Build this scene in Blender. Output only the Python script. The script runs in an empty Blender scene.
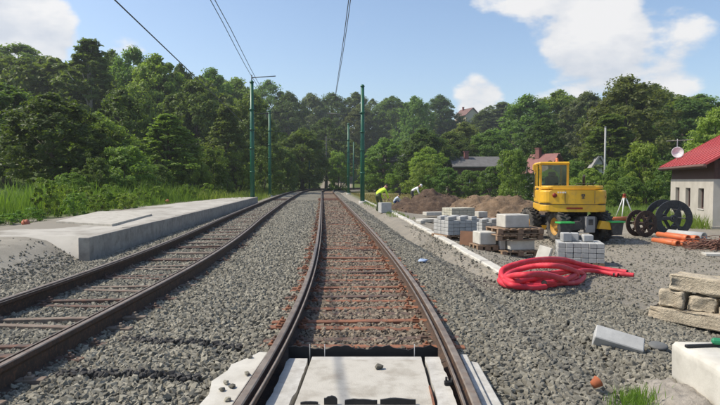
import bpy, bmesh, math, random
import numpy as np
from mathutils import Vector, Matrix, noise as mnoise

# ------------------------------------------------------------------ camera, sky, sun, exposure
S = bpy.context.scene
C = bpy.context.collection
R = math.radians
FPX, EYE = 580.0, 1.60                       # focal length in photo pixels (720 wide), eye height
PITCH = math.atan(22.0 / FPX)
cam_d = bpy.data.cameras.new('camera'); cam_d.sensor_width = 36; cam_d.lens = 36 * FPX / 720
cam_d.clip_start = 0.05; cam_d.clip_end = 3000
cam = bpy.data.objects.new('camera', cam_d); C.objects.link(cam)
cam.location = (0, 0, EYE); cam.rotation_euler = (math.pi / 2 - PITCH, 0, 0)
S.camera = cam
SUN_EL, SUN_FWD = R(50), R(4)                # sun stands to the left of the camera
sdir = Vector((-math.cos(SUN_EL) * math.cos(SUN_FWD), math.cos(SUN_EL) * math.sin(SUN_FWD), math.sin(SUN_EL)))
sun_d = bpy.data.lights.new('sun', 'SUN'); sun_d.energy = 4.0; sun_d.angle = R(0.53); sun_d.color = (1, .92, .78)
sun = bpy.data.objects.new('sun', sun_d); C.objects.link(sun)
sun.rotation_euler = sdir.to_track_quat('Z', 'Y').to_euler(); sun.location = (-30, 5, 40)
W = bpy.data.worlds.new('World'); S.world = W; W.use_nodes = True
nt = W.node_tree; N = nt.nodes; L = nt.links
for n in list(N): N.remove(n)
def wn(t, **k):
    n = N.new(t)
    for a, v in k.items(): setattr(n, a, v)
    return n
wout = wn('ShaderNodeOutputWorld'); sky = wn('ShaderNodeTexSky', sky_type='NISHITA')
sky.sun_disc = False; sky.sun_elevation = SUN_EL
sky.sun_rotation = math.atan2(sdir.x, sdir.y); sky.air_density = 1.0; sky.dust_density = 1.5; sky.ozone_density = 1.6
bg1 = wn('ShaderNodeBackground'); bg1.inputs[1].default_value = 0.15
bg2 = wn('ShaderNodeBackground'); bg2.inputs[1].default_value = 0.78
mixs = wn('ShaderNodeMixShader')
L.new(sky.outputs[0], bg1.inputs[0]); L.new(bg1.outputs[0], mixs.inputs[1]); L.new(bg2.outputs[0], mixs.inputs[2]); L.new(mixs.outputs[0], wout.inputs[0])
tc = wn('ShaderNodeTexCoord')
def wmath(op, a, b=None, clamp=False):
    n = wn('ShaderNodeMath', operation=op, use_clamp=clamp)
    for i, v in enumerate((a, b)):
        if v is None: continue
        if isinstance(v, (int, float)): n.inputs[i].default_value = v
        else: L.new(v, n.inputs[i])
    return n.outputs[0]
def px_dir(px, py):
    d, v = (px - 360) / FPX, (202.5 - py) / FPX
    return Vector((d, math.cos(PITCH) + v * math.sin(PITCH), -math.sin(PITCH) + v * math.cos(PITCH))).normalized()
noi = wn('ShaderNodeTexNoise'); noi.inputs['Scale'].default_value = 8.5; noi.inputs['Detail'].default_value = 9; noi.inputs['Roughness'].default_value = .56
wmap = wn('ShaderNodeMapping'); wmap.inputs['Scale'].default_value = (1, 1, 1.9)
L.new(tc.outputs['Generated'], wmap.inputs[0]); L.new(wmap.outputs[0], noi.inputs['Vector'])
big = wn('ShaderNodeTexNoise'); big.inputs['Scale'].default_value = 2.3; big.inputs['Detail'].default_value = 2
L.new(wmap.outputs[0], big.inputs['Vector'])
dens = wmath('MULTIPLY', wmath('SUBTRACT', big.outputs[0], .60), 1.7)
dens = wmath('MAXIMUM', dens, -.16)
# the cumulus clouds that stand in this sky (direction, angular radius)
for (px, py, ra, am) in ((25, 22, 3.4, .34), (52, 48, 2.6, .26), (8, 46, 3, .28), (120, 62, 2.0, .16), (648, 30, 4.8, .30), (572, 20, 4.0, .32), (595, 52, 3.6, .26),
                         (690, 74, 2.6, .12), (478, 98, 2.2, .40), (490, 4, 2.2, .12), (850, 60, 5, .25), (-60, 10, 6, .3), (960, 90, 8, .25), (-260, 60, 9, .25)):
    dd = px_dir(px, py)
    dot = wn('ShaderNodeVectorMath', operation='DOT_PRODUCT'); dot.inputs[1].default_value = dd
    L.new(tc.outputs['Generated'], dot.inputs[0])
    mr = wn('ShaderNodeMapRange', interpolation_type='SMOOTHSTEP'); mr.inputs[1].default_value = math.cos(R(ra * 1.5)); mr.inputs[2].default_value = math.cos(R(ra * .25))
    mr.inputs[3].default_value = 0; mr.inputs[4].default_value = am
    L.new(dot.outputs['Value'], mr.inputs[0])
    dens = wmath('ADD', dens, mr.outputs[0])
cov = wn('ShaderNodeMapRange', interpolation_type='SMOOTHSTEP'); cov.inputs[1].default_value = .56; cov.inputs[2].default_value = .735
L.new(wmath('ADD', noi.outputs[0], dens), cov.inputs[0])
L.new(wmath('MULTIPLY', cov.outputs[0], .93), mixs.inputs[0])
cr = wn('ShaderNodeMapRange'); cr.inputs[1].default_value = .36; cr.inputs[2].default_value = .58; L.new(noi.outputs[0], cr.inputs[0])
cm = wn('ShaderNodeMix', data_type='RGBA'); cm.inputs[6].default_value = (.70, .74, .81, 1); cm.inputs[7].default_value = (1, .985, .97, 1)
L.new(cr.outputs[0], cm.inputs[0]); L.new(cm.outputs[2], bg2.inputs[0])
S.view_settings.view_transform = 'Standard'; S.view_settings.look = 'None'; S.view_settings.gamma = 1; S.view_settings.use_curve_mapping = False
S.view_settings.exposure = 0.28
S.cycles.max_bounces = 6; S.cycles.diffuse_bounces = 3; S.cycles.transparent_max_bounces = 8
try: S.cycles.use_denoising = True
except Exception: pass

def at(px, py, z):                            # photo pixel -> point on the level z
    d = px_dir(px, py); t = (z - EYE) / d.z
    return Vector((d.x * t, d.y * t, z))
def atY(px, py, Y):                           # photo pixel -> point at depth Y
    d = px_dir(px, py); t = Y / d.y
    return Vector((d.x * t, Y, EYE + d.z * t))

# ------------------------------------------------------------------ helpers
rnd = random.Random(7)
def sstep(a, b, x):
    t = min(1, max(0, (x - a) / (b - a))); return t * t * (3 - 2 * t)
def fbm(x, y, z=0, o=4):
    return mnoise.fractal(Vector((x, y, z)), 1.0, 2.0, o)
def empty(name, loc=(0, 0, 0), rz=0):
    o = bpy.data.objects.new(name, None); C.objects.link(o); o.location = loc; o.rotation_euler = (0, 0, rz); o.empty_display_size = .2
    return o
def tag(o, label=None, cat=None, group=None, kind=None):
    if label: o['label'] = label
    if cat: o['category'] = cat
    if group: o['group'] = group
    if kind: o['kind'] = kind
    return o
def link(name, me, m=None, parent=None, loc=None, rot=None):
    o = bpy.data.objects.new(name, me); C.objects.link(o)
    if m is not None and not me.materials: me.materials.append(m)
    if parent: o.parent = parent
    if loc is not None: o.location = loc
    if rot is not None: o.rotation_euler = rot
    return o
def copy_tree(o, parent=None):
    c = o.copy(); C.objects.link(c); c.parent = parent
    for ch in o.children: copy_tree(ch, c)
    return c

class MB:
    """collects boxes, tubes, lathes and prisms; build() links them as one mesh object"""
    def __init__(s): s.bm = bmesh.new()
    def _new(s, pts, faces, M=None, mi=0, smooth=False):
        vs = [s.bm.verts.new(M @ Vector(p) if M else p) for p in pts]
        out = []
        for f in faces:
            try:
                q = s.bm.faces.new([vs[i] for i in f]); q.material_index = mi; q.smooth = smooth; out.append(q)
            except ValueError: pass
        return vs, out
    def box(s, c, d, rot=(0, 0, 0), bevel=0, mi=0, M=None):
        x, y, z = d[0] / 2, d[1] / 2, d[2] / 2
        from mathutils import Euler
        T = Matrix.Translation(c) @ Euler(rot).to_matrix().to_4x4()
        if M: T = M @ T
        pts = [(-x, -y, -z), (x, -y, -z), (x, y, -z), (-x, y, -z), (-x, -y, z), (x, -y, z), (x, y, z), (-x, y, z)]
        vs, fs = s._new(pts, [(0, 3, 2, 1), (4, 5, 6, 7), (0, 1, 5, 4), (1, 2, 6, 5), (2, 3, 7, 6), (3, 0, 4, 7)], T, mi)
        if bevel:
            es = list({e for f in fs for e in f.edges})
            bmesh.ops.bevel(s.bm, geom=es, offset=bevel, segments=1, affect='EDGES', profile=.5)
        return s
    def tube(s, path, r, seg=8, cap=True, mi=0, smooth=True, closed=False):
        P = [Vector(p) for p in path]; n = len(P)
        rr = r if isinstance(r, (list, tuple)) else [r] * n
        rings = []; up = None
        for i in range(n):
            if closed: t = (P[(i + 1) % n] - P[i - 1]).normalized()
            else: t = (P[min(i + 1, n - 1)] - P[max(i - 1, 0)]).normalized()
            if up is None:
                up = Vector((0, 0, 1)) if abs(t.z) < .9 else Vector((1, 0, 0))
            a = t.cross(up).normalized(); b = a.cross(t).normalized(); up = b
            rings.append([s.bm.verts.new(P[i] + (a * math.cos(2 * math.pi * k / seg) + b * math.sin(2 * math.pi * k / seg)) * rr[i]) for k in range(seg)])
        for i in range(n if closed else n - 1):
            A, B = rings[i], rings[(i + 1) % n]
            for k in range(seg):
                f = s.bm.faces.new((A[k], A[(k + 1) % seg], B[(k + 1) % seg], B[k])); f.smooth = smooth; f.material_index = mi
        if cap and not closed:
            for rg in (rings[0][::-1], rings[-1]):
                f = s.bm.faces.new(rg); f.material_index = mi
        return s
    def lathe(s, prof, seg=24, M=None, mi=0, smooth=True, closed=False):   # prof: (radius, height) about local z
        rings = []
        for (r, h) in prof:
            rings.append([s.bm.verts.new((M @ Vector((r * math.cos(2 * math.pi * k / seg), r * math.sin(2 * math.pi * k / seg), h))) if M else Vector((r * math.cos(2 * math.pi * k / seg), r * math.sin(2 * math.pi * k / seg), h))) for k in range(seg)])
        m = len(rings)
        for i in range(m if closed else m - 1):
            A, B = rings[i], rings[(i + 1) % m]
            for k in range(seg):
                f = s.bm.faces.new((A[k], A[(k + 1) % seg], B[(k + 1) % seg], B[k])); f.smooth = smooth; f.material_index = mi
        return s
    def prism(s, poly, h0, h1, M=None, mi=0, bevel=0):                    # polygon in xy, extruded along z
        n = len(poly)
        pts = [(p[0], p[1], h0) for p in poly] + [(p[0], p[1], h1) for p in poly]
        fs = [tuple(range(n))[::-1], tuple(range(n, 2 * n))] + [(i, (i + 1) % n, n + (i + 1) % n, n + i) for i in range(n)]
        vs, f = s._new(pts, fs, M, mi)
        if bevel:
            es = list({e for q in f[:2] for e in q.edges})
            bmesh.ops.bevel(s.bm, geom=es, offset=bevel, segments=2, affect='EDGES', profile=.5)
        return s
    def mesh(s, name, recalc=True):
        if recalc: bmesh.ops.recalc_face_normals(s.bm, faces=s.bm.faces)
        me = bpy.data.meshes.new(name); s.bm.to_mesh(me); s.bm.free(); return me
    def build(s, name, m, parent=None, loc=None, rot=None, recalc=True):
        me = s.mesh(name, recalc)
        for q in (m if isinstance(m, (list, tuple)) else [m]): me.materials.append(q)
        return link(name, me, None, parent, loc, rot)
def box_obj(name, c, d, m, parent=None, rot=(0, 0, 0), bevel=0):
    return MB().box((0, 0, 0), d, bevel=bevel).build(name, m, parent, c, rot)
def np_mesh(name, v, faces_n, loops, m=None, smooth=False):
    """v (n,3); loops flat index array; faces_n corners per face"""
    me = bpy.data.meshes.new(name); nf = len(loops) // faces_n
    me.vertices.add(len(v)); me.vertices.foreach_set('co', np.asarray(v, dtype=np.float32).ravel())
    me.loops.add(len(loops)); me.loops.foreach_set('vertex_index', np.asarray(loops, dtype=np.int32))
    me.polygons.add(nf); me.polygons.foreach_set('loop_start', np.arange(nf, dtype=np.int32) * faces_n)
    me.polygons.foreach_set('use_smooth', np.full(nf, smooth))
    me.update(calc_edges=True)
    if m: me.materials.append(m)
    return me
def rough_block(name, d, m, parent=None, loc=None, rot=None, amp=.02, freq=4, cut=5, seed=0, z0=True, facet=False):
    """a hewn stone: a box cut fine and roughened, resting on its base"""
    bm = bmesh.new(); bmesh.ops.create_cube(bm, size=1)
    for v in bm.verts: v.co = Vector((v.co.x * d[0], v.co.y * d[1], v.co.z * d[2] + (d[2] / 2 if z0 else 0)))
    bmesh.ops.bevel(bm, geom=bm.edges[:], offset=min(d) * .07, segments=1, affect='EDGES')
    bmesh.ops.subdivide_edges(bm, edges=bm.edges[:], cuts=cut, use_grid_fill=True)
    bm.normal_update()
    for v in bm.verts:
        q = v.co * freq + Vector((seed * 7.1, seed * 3.3, seed))
        nv = mnoise.noise_vector(q) + .55 * mnoise.noise_vector(q * 2.6) + .38 * mnoise.noise_vector(q * 6.5)
        nv.z *= .6
        v.co += nv * amp * .7
        if facet:
            dd_ = mnoise.voronoi(q * 1.7)[0]; v.co -= v.co.normalized() * min(.6, dd_[1] - dd_[0]) * 0 + v.normal * (dd_[0] - .35) * amp * 1.1
    for f in bm.faces: f.smooth = True
    me = bpy.data.meshes.new(name); bm.to_mesh(me); bm.free(); me.materials.append(m)
    return link(name, me, None, parent, loc, rot)

def pebble(name, d, m, loc, rz, seed):
    r_ = random.Random(seed); bm = bmesh.new()
    for _ in range(22):
        v = Vector((r_.gauss(0, 1), r_.gauss(0, 1), r_.gauss(0, 1))).normalized() * r_.uniform(.85, 1.05); bm.verts.new((v.x * d[0] / 2, v.y * d[1] / 2, v.z * d[2] / 2 + d[2] * .42))
    q = bmesh.ops.convex_hull(bm, input=bm.verts[:]); bmesh.ops.delete(bm, geom=[v for v in bm.verts if not v.link_faces], context='VERTS')
    me = bpy.data.meshes.new(name); bm.to_mesh(me); bm.free(); me.materials.append(m); return link(name, me, None, None, loc, (0, 0, rz))

# ------------------------------------------------------------------ materials
MATS = {}
def mat(name, c1, c2=None, rough=.8, scale=4, detail=6, c3=None, s3=25, a3=.5, bump=0, bscale=60, bdist=.01, metal=0, spec=.4, coords='Object', lo=.35, hi=.65, objvar=0, coat=0):
    m = bpy.data.materials.new(name); m.use_nodes = True; t = m.node_tree; b = t.nodes['Principled BSDF']; l = t.links
    b.inputs['Roughness'].default_value = rough; b.inputs['Metallic'].default_value = metal; b.inputs['Specular IOR Level'].default_value = spec
    if coat: b.inputs['Coat Weight'].default_value = coat; b.inputs['Coat Roughness'].default_value = .2
    tcn = t.nodes.new('ShaderNodeTexCoord')
    def nz(sc, det=6, ro=.6):
        n = t.nodes.new('ShaderNodeTexNoise'); n.inputs['Scale'].default_value = sc; n.inputs['Detail'].default_value = det; n.inputs['Roughness'].default_value = ro
        l.new(tcn.outputs[coords], n.inputs['Vector']); return n.outputs[0]
    def rng(x, a, c, o0=0, o1=1):
        n = t.nodes.new('ShaderNodeMapRange'); n.inputs[1].default_value = a; n.inputs[2].default_value = c; n.inputs[3].default_value = o0; n.inputs[4].default_value = o1
        l.new(x, n.inputs[0]); return n.outputs[0]
    def mix(fac, a, c, bt='MIX'):
        n = t.nodes.new('ShaderNodeMix'); n.data_type = 'RGBA'; n.blend_type = bt
        for i, v in ((0, fac), (6, a), (7, c)):
            if isinstance(v, (int, float)): n.inputs[i].default_value = v
            elif isinstance(v, tuple): n.inputs[i].default_value = (*v, 1) if len(v) == 3 else v
            else: l.new(v, n.inputs[i])
        return n.outputs[2]
    c2 = c2 or tuple(x * .75 for x in c1)
    col = mix(rng(nz(scale, detail), lo, hi), c1, c2)
    if c3: col = mix(rng(nz(s3, 5), .5, .72, 0, a3), col, c3)
    if objvar:
        oi = t.nodes.new('ShaderNodeObjectInfo')
        hv = t.nodes.new('ShaderNodeHueSaturation'); l.new(col, hv.inputs['Color'])
        l.new(rng(oi.outputs['Random'], 0, 1, 1 - objvar, 1 + objvar), hv.inputs['Value'])
        col = hv.outputs[0]
    l.new(col, b.inputs['Base Color'])
    if bump:
        bn = t.nodes.new('ShaderNodeBump'); bn.inputs['Strength'].default_value = bump; bn.inputs['Distance'].default_value = bdist
        l.new(nz(bscale, 8, .65), bn.inputs['Height']); l.new(bn.outputs[0], b.inputs['Normal'])
    MATS[name] = m; return m
def glass(name, col, rough=.05):
    m = bpy.data.materials.new(name); m.use_nodes = True; b = m.node_tree.nodes['Principled BSDF']
    b.inputs['Base Color'].default_value = (*col, 1); b.inputs['Roughness'].default_value = rough; b.inputs['Specular IOR Level'].default_value = .6
    MATS[name] = m; return m
def clear_glass(name, tint=(.75, .85, .82), a=.2):
    m = bpy.data.materials.new(name); m.use_nodes = True; t = m.node_tree; nd = t.nodes
    for n in list(nd): nd.remove(n)
    o = nd.new('ShaderNodeOutputMaterial'); g = nd.new('ShaderNodeBsdfGlossy'); g.inputs['Roughness'].default_value = .03
    tr = nd.new('ShaderNodeBsdfTransparent'); tr.inputs[0].default_value = (*tint, 1); mx = nd.new('ShaderNodeMixShader'); fr = nd.new('ShaderNodeFresnel'); fr.inputs[0].default_value = 1.5
    ad = nd.new('ShaderNodeMath'); ad.operation = 'ADD'; ad.inputs[1].default_value = a * .25
    t.links.new(fr.outputs[0], ad.inputs[0]); t.links.new(ad.outputs[0], mx.inputs[0]); t.links.new(tr.outputs[0], mx.inputs[1]); t.links.new(g.outputs[0], mx.inputs[2]); t.links.new(mx.outputs[0], o.inputs[0])
    MATS[name] = m; return m
def leaf_mat(name, c1, c2, var=.18):
    m = bpy.data.materials.new(name); m.use_nodes = True; t = m.node_tree; l = t.links; nd = t.nodes; b = nd['Principled BSDF']
    b.inputs['Roughness'].default_value = .55; b.inputs['Specular IOR Level'].default_value = .3
    tcn = nd.new('ShaderNodeTexCoord'); n1 = nd.new('ShaderNodeTexNoise'); n1.inputs['Scale'].default_value = .9; n1.inputs['Detail'].default_value = 8; n1.inputs['Roughness'].default_value = .75
    l.new(tcn.outputs['Object'], n1.inputs['Vector'])
    mr = nd.new('ShaderNodeMapRange'); mr.inputs[1].default_value = .35; mr.inputs[2].default_value = .65; l.new(n1.outputs[0], mr.inputs[0])
    mx = nd.new('ShaderNodeMix'); mx.data_type = 'RGBA'; mx.inputs[6].default_value = (*c1, 1); mx.inputs[7].default_value = (*c2, 1); l.new(mr.outputs[0], mx.inputs[0])
    oi = nd.new('ShaderNodeObjectInfo'); hv = nd.new('ShaderNodeHueSaturation'); l.new(mx.outputs[2], hv.inputs['Color'])
    r1 = nd.new('ShaderNodeMapRange'); r1.inputs[3].default_value = 1 - var; r1.inputs[4].default_value = 1 + var; l.new(oi.outputs['Random'], r1.inputs[0]); l.new(r1.outputs[0], hv.inputs['Value'])
    r2 = nd.new('ShaderNodeMapRange'); r2.inputs[3].default_value = .482; r2.inputs[4].default_value = .520
    wv = nd.new('ShaderNodeMath'); wv.operation = 'FRACT'; mu = nd.new('ShaderNodeMath'); mu.operation = 'MULTIPLY'; mu.inputs[1].default_value = 7.3
    l.new(oi.outputs['Random'], mu.inputs[0]); l.new(mu.outputs[0], wv.inputs[0]); l.new(wv.outputs[0], r2.inputs[0]); l.new(r2.outputs[0], hv.inputs['Hue'])
    l.new(hv.outputs[0], b.inputs['Base Color'])
    tl = nd.new('ShaderNodeBsdfTranslucent'); g2 = nd.new('ShaderNodeMix'); g2.data_type = 'RGBA'; g2.blend_type = 'MULTIPLY'; g2.inputs[0].default_value = 1; g2.inputs[7].default_value = (1.25, 1.3, .6, 1)
    l.new(hv.outputs[0], g2.inputs[6]); l.new(g2.outputs[2], tl.inputs[0])
    ms = nd.new('ShaderNodeMixShader'); ms.inputs[0].default_value = .48
    l.new(b.outputs[0], ms.inputs[1]); l.new(tl.outputs[0], ms.inputs[2]); l.new(ms.outputs[0], nd['Material Output'].inputs[0])
    MATS[name] = m; return m
mat('rust_side', (.080, .050, .034), (.045, .032, .025), rough=.85, scale=9, c3=(.20, .095, .05), s3=30, a3=.6, bump=.3, bscale=120)
mat('rust_orange', (.30, .125, .065), (.17, .078, .05), rough=.85, scale=7, c3=(.10, .06, .045), s3=22, a3=.7, bump=.3, bscale=90)
mat('rail_head', (.26, .22, .18), (.16, .125, .10), rough=.55, metal=.25, scale=6, c3=(.20, .11, .06), s3=14, a3=.4)
mat('sleeper_dark', (.13, .085, .065), (.08, .062, .055), rough=.85, scale=8, c3=(.25, .11, .06), s3=12, a3=.6)
mat('sleeper_grey', (.23, .185, .145), (.15, .12, .095), rough=.8, scale=8, c3=(.2, .1, .065), s3=12, a3=.5)
mat('stone', (.25, .232, .182), (.155, .145, .115), rough=.9, scale=14, c3=(.34, .315, .255), s3=30, a3=.5, objvar=.42)
mat('stone_brown', (.24, .198, .15), (.15, .122, .09), rough=.9, scale=14, c3=(.25, .16, .10), s3=20, a3=.5, objvar=.38)
mat('stone_dark', (.215, .20, .16), (.13, .122, .098), rough=.9, scale=14, c3=(.30, .28, .23), s3=30, a3=.5, objvar=.4)
mat('bed', (.235, .218, .172), (.12, .112, .088), rough=.95, scale=26, detail=4, bump=1, bscale=28, bdist=.05, lo=.42, hi=.6, coords='Object')
mat('concrete', (.50, .485, .45), (.40, .385, .355), rough=.9, scale=3, c3=(.30, .285, .26), s3=9, a3=.45, bump=.25, bscale=90, objvar=.05)
mat('concrete_pale', (.47, .445, .39), (.40, .375, .325), rough=.9, scale=5, c3=(.27, .24, .195), s3=5, a3=.7, bump=.35, bscale=80, objvar=.05)
mat('concrete_face', (.36, .335, .29), (.26, .24, .21), rough=.9, scale=4, c3=(.15, .135, .115), s3=5, a3=.65, bump=.3, bscale=90)
mat('white_block', (.54, .52, .465), (.44, .42, .37), rough=.9, scale=4, c3=(.34, .32, .28), s3=9, a3=.35, bump=.2, bscale=70, objvar=.05)
mat('paver', (.42, .42, .405), (.34, .34, .33), rough=.9, scale=6, c3=(.27, .27, .26), s3=30, a3=.4, bump=.3, bscale=130, objvar=.1)
mat('paver_yellow', (.52, .50, .41), (.42, .40, .32), rough=.9, scale=6, bump=.3, bscale=130, objvar=.1)
mat('platform_top', (.46, .435, .385), (.34, .32, .28), rough=.95, scale=.8, c3=(.22, .20, .165), s3=1.9, a3=.85, bump=.35, bscale=45)
mat('sandstone', (.57, .49, .365), (.43, .365, .27), rough=.95, scale=7, c3=(.29, .24, .175), s3=16, a3=.6, bump=1, bscale=38, bdist=.03, objvar=.08)
mat('foam', (.53, .515, .475), (.40, .385, .35), rough=.85, scale=7, c3=(.30, .275, .24), s3=11, a3=.6, bump=.3, bscale=60)
mat('black_rubber', (.022, .022, .023), (.014, .014, .015), rough=.6, scale=9, bump=.2, bscale=50)
mat('wood', (.30, .20, .125), (.20, .13, .085), rough=.85, scale=6, c3=(.12, .085, .06), s3=15, a3=.6, bump=.3, bscale=70, objvar=.2)
mat('ply', (.60, .45, .25), (.52, .38, .20), rough=.7, scale=5)
mat('board_brown', (.22, .11, .06), (.16, .08, .045), rough=.7, scale=5)
mat('hose_red', (.62, .034, .055), (.50, .024, .042), rough=.6, scale=5, c3=(.55, .16, .15), s3=7, a3=.4, bump=.2)
mat('pipe_orange', (.62, .165, .055), (.52, .135, .05), rough=.5, scale=4, c3=(.40, .20, .12), s3=9, a3=.3)
mat('pipe_grey', (.46, .46, .45), (.38, .38, .37), rough=.7, scale=4)
mat('drum_black', (.028, .029, .032), (.045, .045, .047), rough=.5, scale=5, c3=(.10, .09, .08), s3=10, a3=.4)
mat('drum_rust', (.08, .045, .03), (.05, .032, .024), rough=.8, scale=6, bump=.2)
mat('ex_yellow', (.74, .42, .022), (.66, .37, .028), rough=.42, scale=3, c3=(.36, .23, .07), s3=5, a3=.5, coat=.1)
mat('ex_dark', (.035, .034, .033), (.06, .055, .05), rough=.65, scale=5, c3=(.16, .14, .11), s3=9, a3=.5)
mat('ex_green', (.05, .46, .10), (.045, .40, .09), rough=.5, scale=4)
mat('tyre', (.035, .034, .033), (.075, .068, .058), rough=.9, scale=6, c3=(.19, .165, .13), s3=8, a3=.6)
mat('rim', (.52, .27, .03), (.36, .20, .05), rough=.6, scale=6)
mat('pole_green', (.012, .115, .062), (.010, .09, .05), rough=.4, scale=3, c3=(.03, .10, .06), s3=9, a3=.4)
mat('pole_dark', (.03, .04, .035), (.05, .05, .045), rough=.6)
mat('pole_grey', (.40, .40, .39), (.33, .33, .32), rough=.7)
mat('wire', (.06, .065, .07), (.045, .05, .055), rough=.5, metal=.3)
mat('render_wall', (.47, .44, .39), (.38, .355, .31), rough=.95, scale=1.5, c3=(.42, .39, .34), s3=3, a3=.45, bump=.2, bscale=30)
mat('timber_brown', (.095, .05, .04), (.06, .035, .03), rough=.8, scale=6)
mat('roof_red', (.42, .06, .055), (.36, .05, .05), rough=.45, scale=2, c3=(.28, .05, .05), s3=4, a3=.5)
mat('roof_dull', (.18, .10, .085), (.14, .08, .07), rough=.8, scale=2)
mat('roof_grey', (.15, .145, .14), (.11, .105, .10), rough=.8, scale=2)
mat('roof_pink', (.24, .095, .085), (.19, .08, .07), rough=.7, scale=2)
mat('wall_cream', (.62, .54, .40), (.55, .48, .36), rough=.9, scale=2)
mat('wall_grey', (.30, .29, .28), (.24, .23, .22), rough=.9, scale=2)
mat('wall_white', (.70, .70, .68), (.60, .60, .58), rough=.9, scale=2)
mat('door_red', (.36, .05, .045), rough=.6)
mat('soil', (.105, .066, .042), (.062, .04, .027), rough=.98, scale=3, c3=(.22, .16, .11), s3=7, a3=.5, bump=.8, bscale=14, bdist=.08)
mat('soil_light', (.215, .145, .088), (.135, .09, .056), rough=.98, scale=3, c3=(.30, .23, .16), s3=7, a3=.5, bump=.8, bscale=14, bdist=.08)
mat('bark', (.11, .085, .062), (.06, .048, .038), rough=.95, scale=5, bump=.5, bscale=25, bdist=.03)
mat('birch_bark', (.45, .43, .39), (.20, .18, .16), rough=.9, scale=3)
mat('terracotta', (.46, .14, .06), (.38, .115, .05), rough=.8, scale=9)
mat('orange_plastic', (.42, .12, .06), (.34, .095, .05), rough=.5)
mat('twig', (.20, .10, .075), (.13, .07, .05), rough=.95, scale=8, objvar=.2)
mat('vest', (.55, .78, .05), (.48, .70, .05), rough=.8)
mat('skin', (.50, .30, .21), (.45, .27, .19), rough=.6)
mat('hair', (.035, .025, .02), rough=.7)
mat('cloth_blue', (.05, .08, .20), (.04, .06, .15), rough=.9)
mat('cloth_pale', (.50, .55, .62), (.42, .47, .54), rough=.9)
mat('cloth_white', (.75, .75, .74), (.66, .66, .65), rough=.9)
mat('cloth_dark', (.05, .05, .055), rough=.9)
mat('cloth_olive', (.10, .12, .06), rough=.9)
mat('helmet_white', (.8, .8, .78), rough=.4)
mat('lamp_red', (.25, .03, .015), rough=.25)
mat('dish', (.78, .78, .77), rough=.5)
mat('green_grip', (.02, .22, .10), rough=.5)
mat('litter_blue', (.35, .45, .60), (.25, .33, .5), rough=.5)
mat('lid_grey', (.15, .155, .15), (.10, .10, .10), rough=.8, bump=.3)
mat('rubble', (.36, .325, .28), (.26, .235, .20), rough=.95, scale=9, c3=(.17, .16, .145), s3=22, a3=.7, bump=.8, bscale=50, bdist=.02)
mat('bed_brown', (.215, .155, .11), (.11, .078, .055), rough=.95, scale=26, detail=4, bump=1, bscale=28, bdist=.05, lo=.42, hi=.6)
mat('ramp_dirt', (.30, .275, .225), (.23, .21, .17), rough=.97, scale=1.2, c3=(.40, .37, .31), s3=2.2, a3=.7, bump=.5, bscale=40, bdist=.03)
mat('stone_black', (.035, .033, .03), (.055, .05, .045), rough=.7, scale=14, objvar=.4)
glass('pane', (.02, .024, .028)); clear_glass('cab_glass')
leaf_mat('leaf_dark', (.082, .138, .030), (.130, .192, .044), .25)
leaf_mat('leaf_mid', (.122, .195, .038), (.185, .265, .056), .25)
leaf_mat('leaf_light', (.175, .26, .044), (.25, .335, .064), .2)
leaf_mat('leaf_olive', (.125, .165, .045), (.18, .215, .062), .2)
leaf_mat('leaf_grey', (.115, .155, .065), (.175, .215, .10), .2)
leaf_mat('grass', (.14, .20, .035), (.22, .27, .065))
leaf_mat('grass_dry', (.20, .19, .07), (.28, .24, .10))
leaf_mat('weed', (.125, .215, .034), (.19, .285, .055))
# ------------------------------------------------------------------ track lines
def catmull(pts, step=.5):
    P = [Vector((p[1], p[0], 0)) for p in pts]; out = []
    for i in range(len(P) - 1):
        p0 = P[i - 1] if i else P[0] * 2 - P[1]; p1, p2 = P[i], P[i + 1]; p3 = P[i + 2] if i + 2 < len(P) else P[-1] * 2 - P[-2]
        def tk(a, b): return max(1e-4, (b - a).length ** .5)
        t0 = 0; t1 = tk(p0, p1); t2 = t1 + tk(p1, p2); t3 = t2 + tk(p2, p3)
        n = max(2, int((p2 - p1).length / step))
        for k in range(n):
            t = t1 + (t2 - t1) * k / n
            A1 = p0 * ((t1 - t) / (t1 - t0)) + p1 * ((t - t0) / (t1 - t0)); A2 = p1 * ((t2 - t) / (t2 - t1)) + p2 * ((t - t1) / (t2 - t1)); A3 = p2 * ((t3 - t) / (t3 - t2)) + p3 * ((t - t2) / (t3 - t2))
            B1 = A1 * ((t2 - t) / (t2 - t0)) + A2 * ((t - t0) / (t2 - t0)); B2 = A2 * ((t3 - t) / (t3 - t1)) + A3 * ((t - t1) / (t3 - t1))
            out.append(B1 * ((t2 - t) / (t2 - t1)) + B2 * ((t - t1) / (t2 - t1)))
    out.append(P[-1]); return out
def smooth_line(P, it=60):
    for _ in range(it):
        P = [P[0]] + [(P[i - 1] + P[i] * 2 + P[i + 1]) / 4 for i in range(1, len(P) - 1)] + [P[-1]]
    return P
MAIN = smooth_line(catmull([(0, -.32), (2, -.11), (4, .015), (6, .04), (8.5, -.01), (12.65, -.2), (18.2, -.53), (28, -1.16), (38, -1.8), (52, -2.72), (67, -3.7), (82, -4.55), (94, -4.5), (104, -2.0), (113, 4), (120, 13), (126, 27), (130, 45), (132, 66)]), 8)
LEFT = smooth_line(catmull([(0, -3.62), (3, -3.52), (6.5, -3.5), (9.5, -3.52), (12.5, -3.66), (16.5, -3.97), (22, -4.48), (36, -5.6), (52, -6.75), (67, -7.7), (82, -8.4), (97, -8.1), (107, -5.2), (116.5, 2), (124, 12), (130, 27), (134, 45), (136, 66)]), 8)
def frames(P):
    out = []; s = 0
    for i, p in enumerate(P):
        t = (P[min(i + 1, len(P) - 1)] - P[max(i - 1, 0)]).normalized()
        if i: s += (p - P[i - 1]).length
        out.append((p, t, Vector((t.y, -t.x, 0)), s))
    return out
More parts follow.
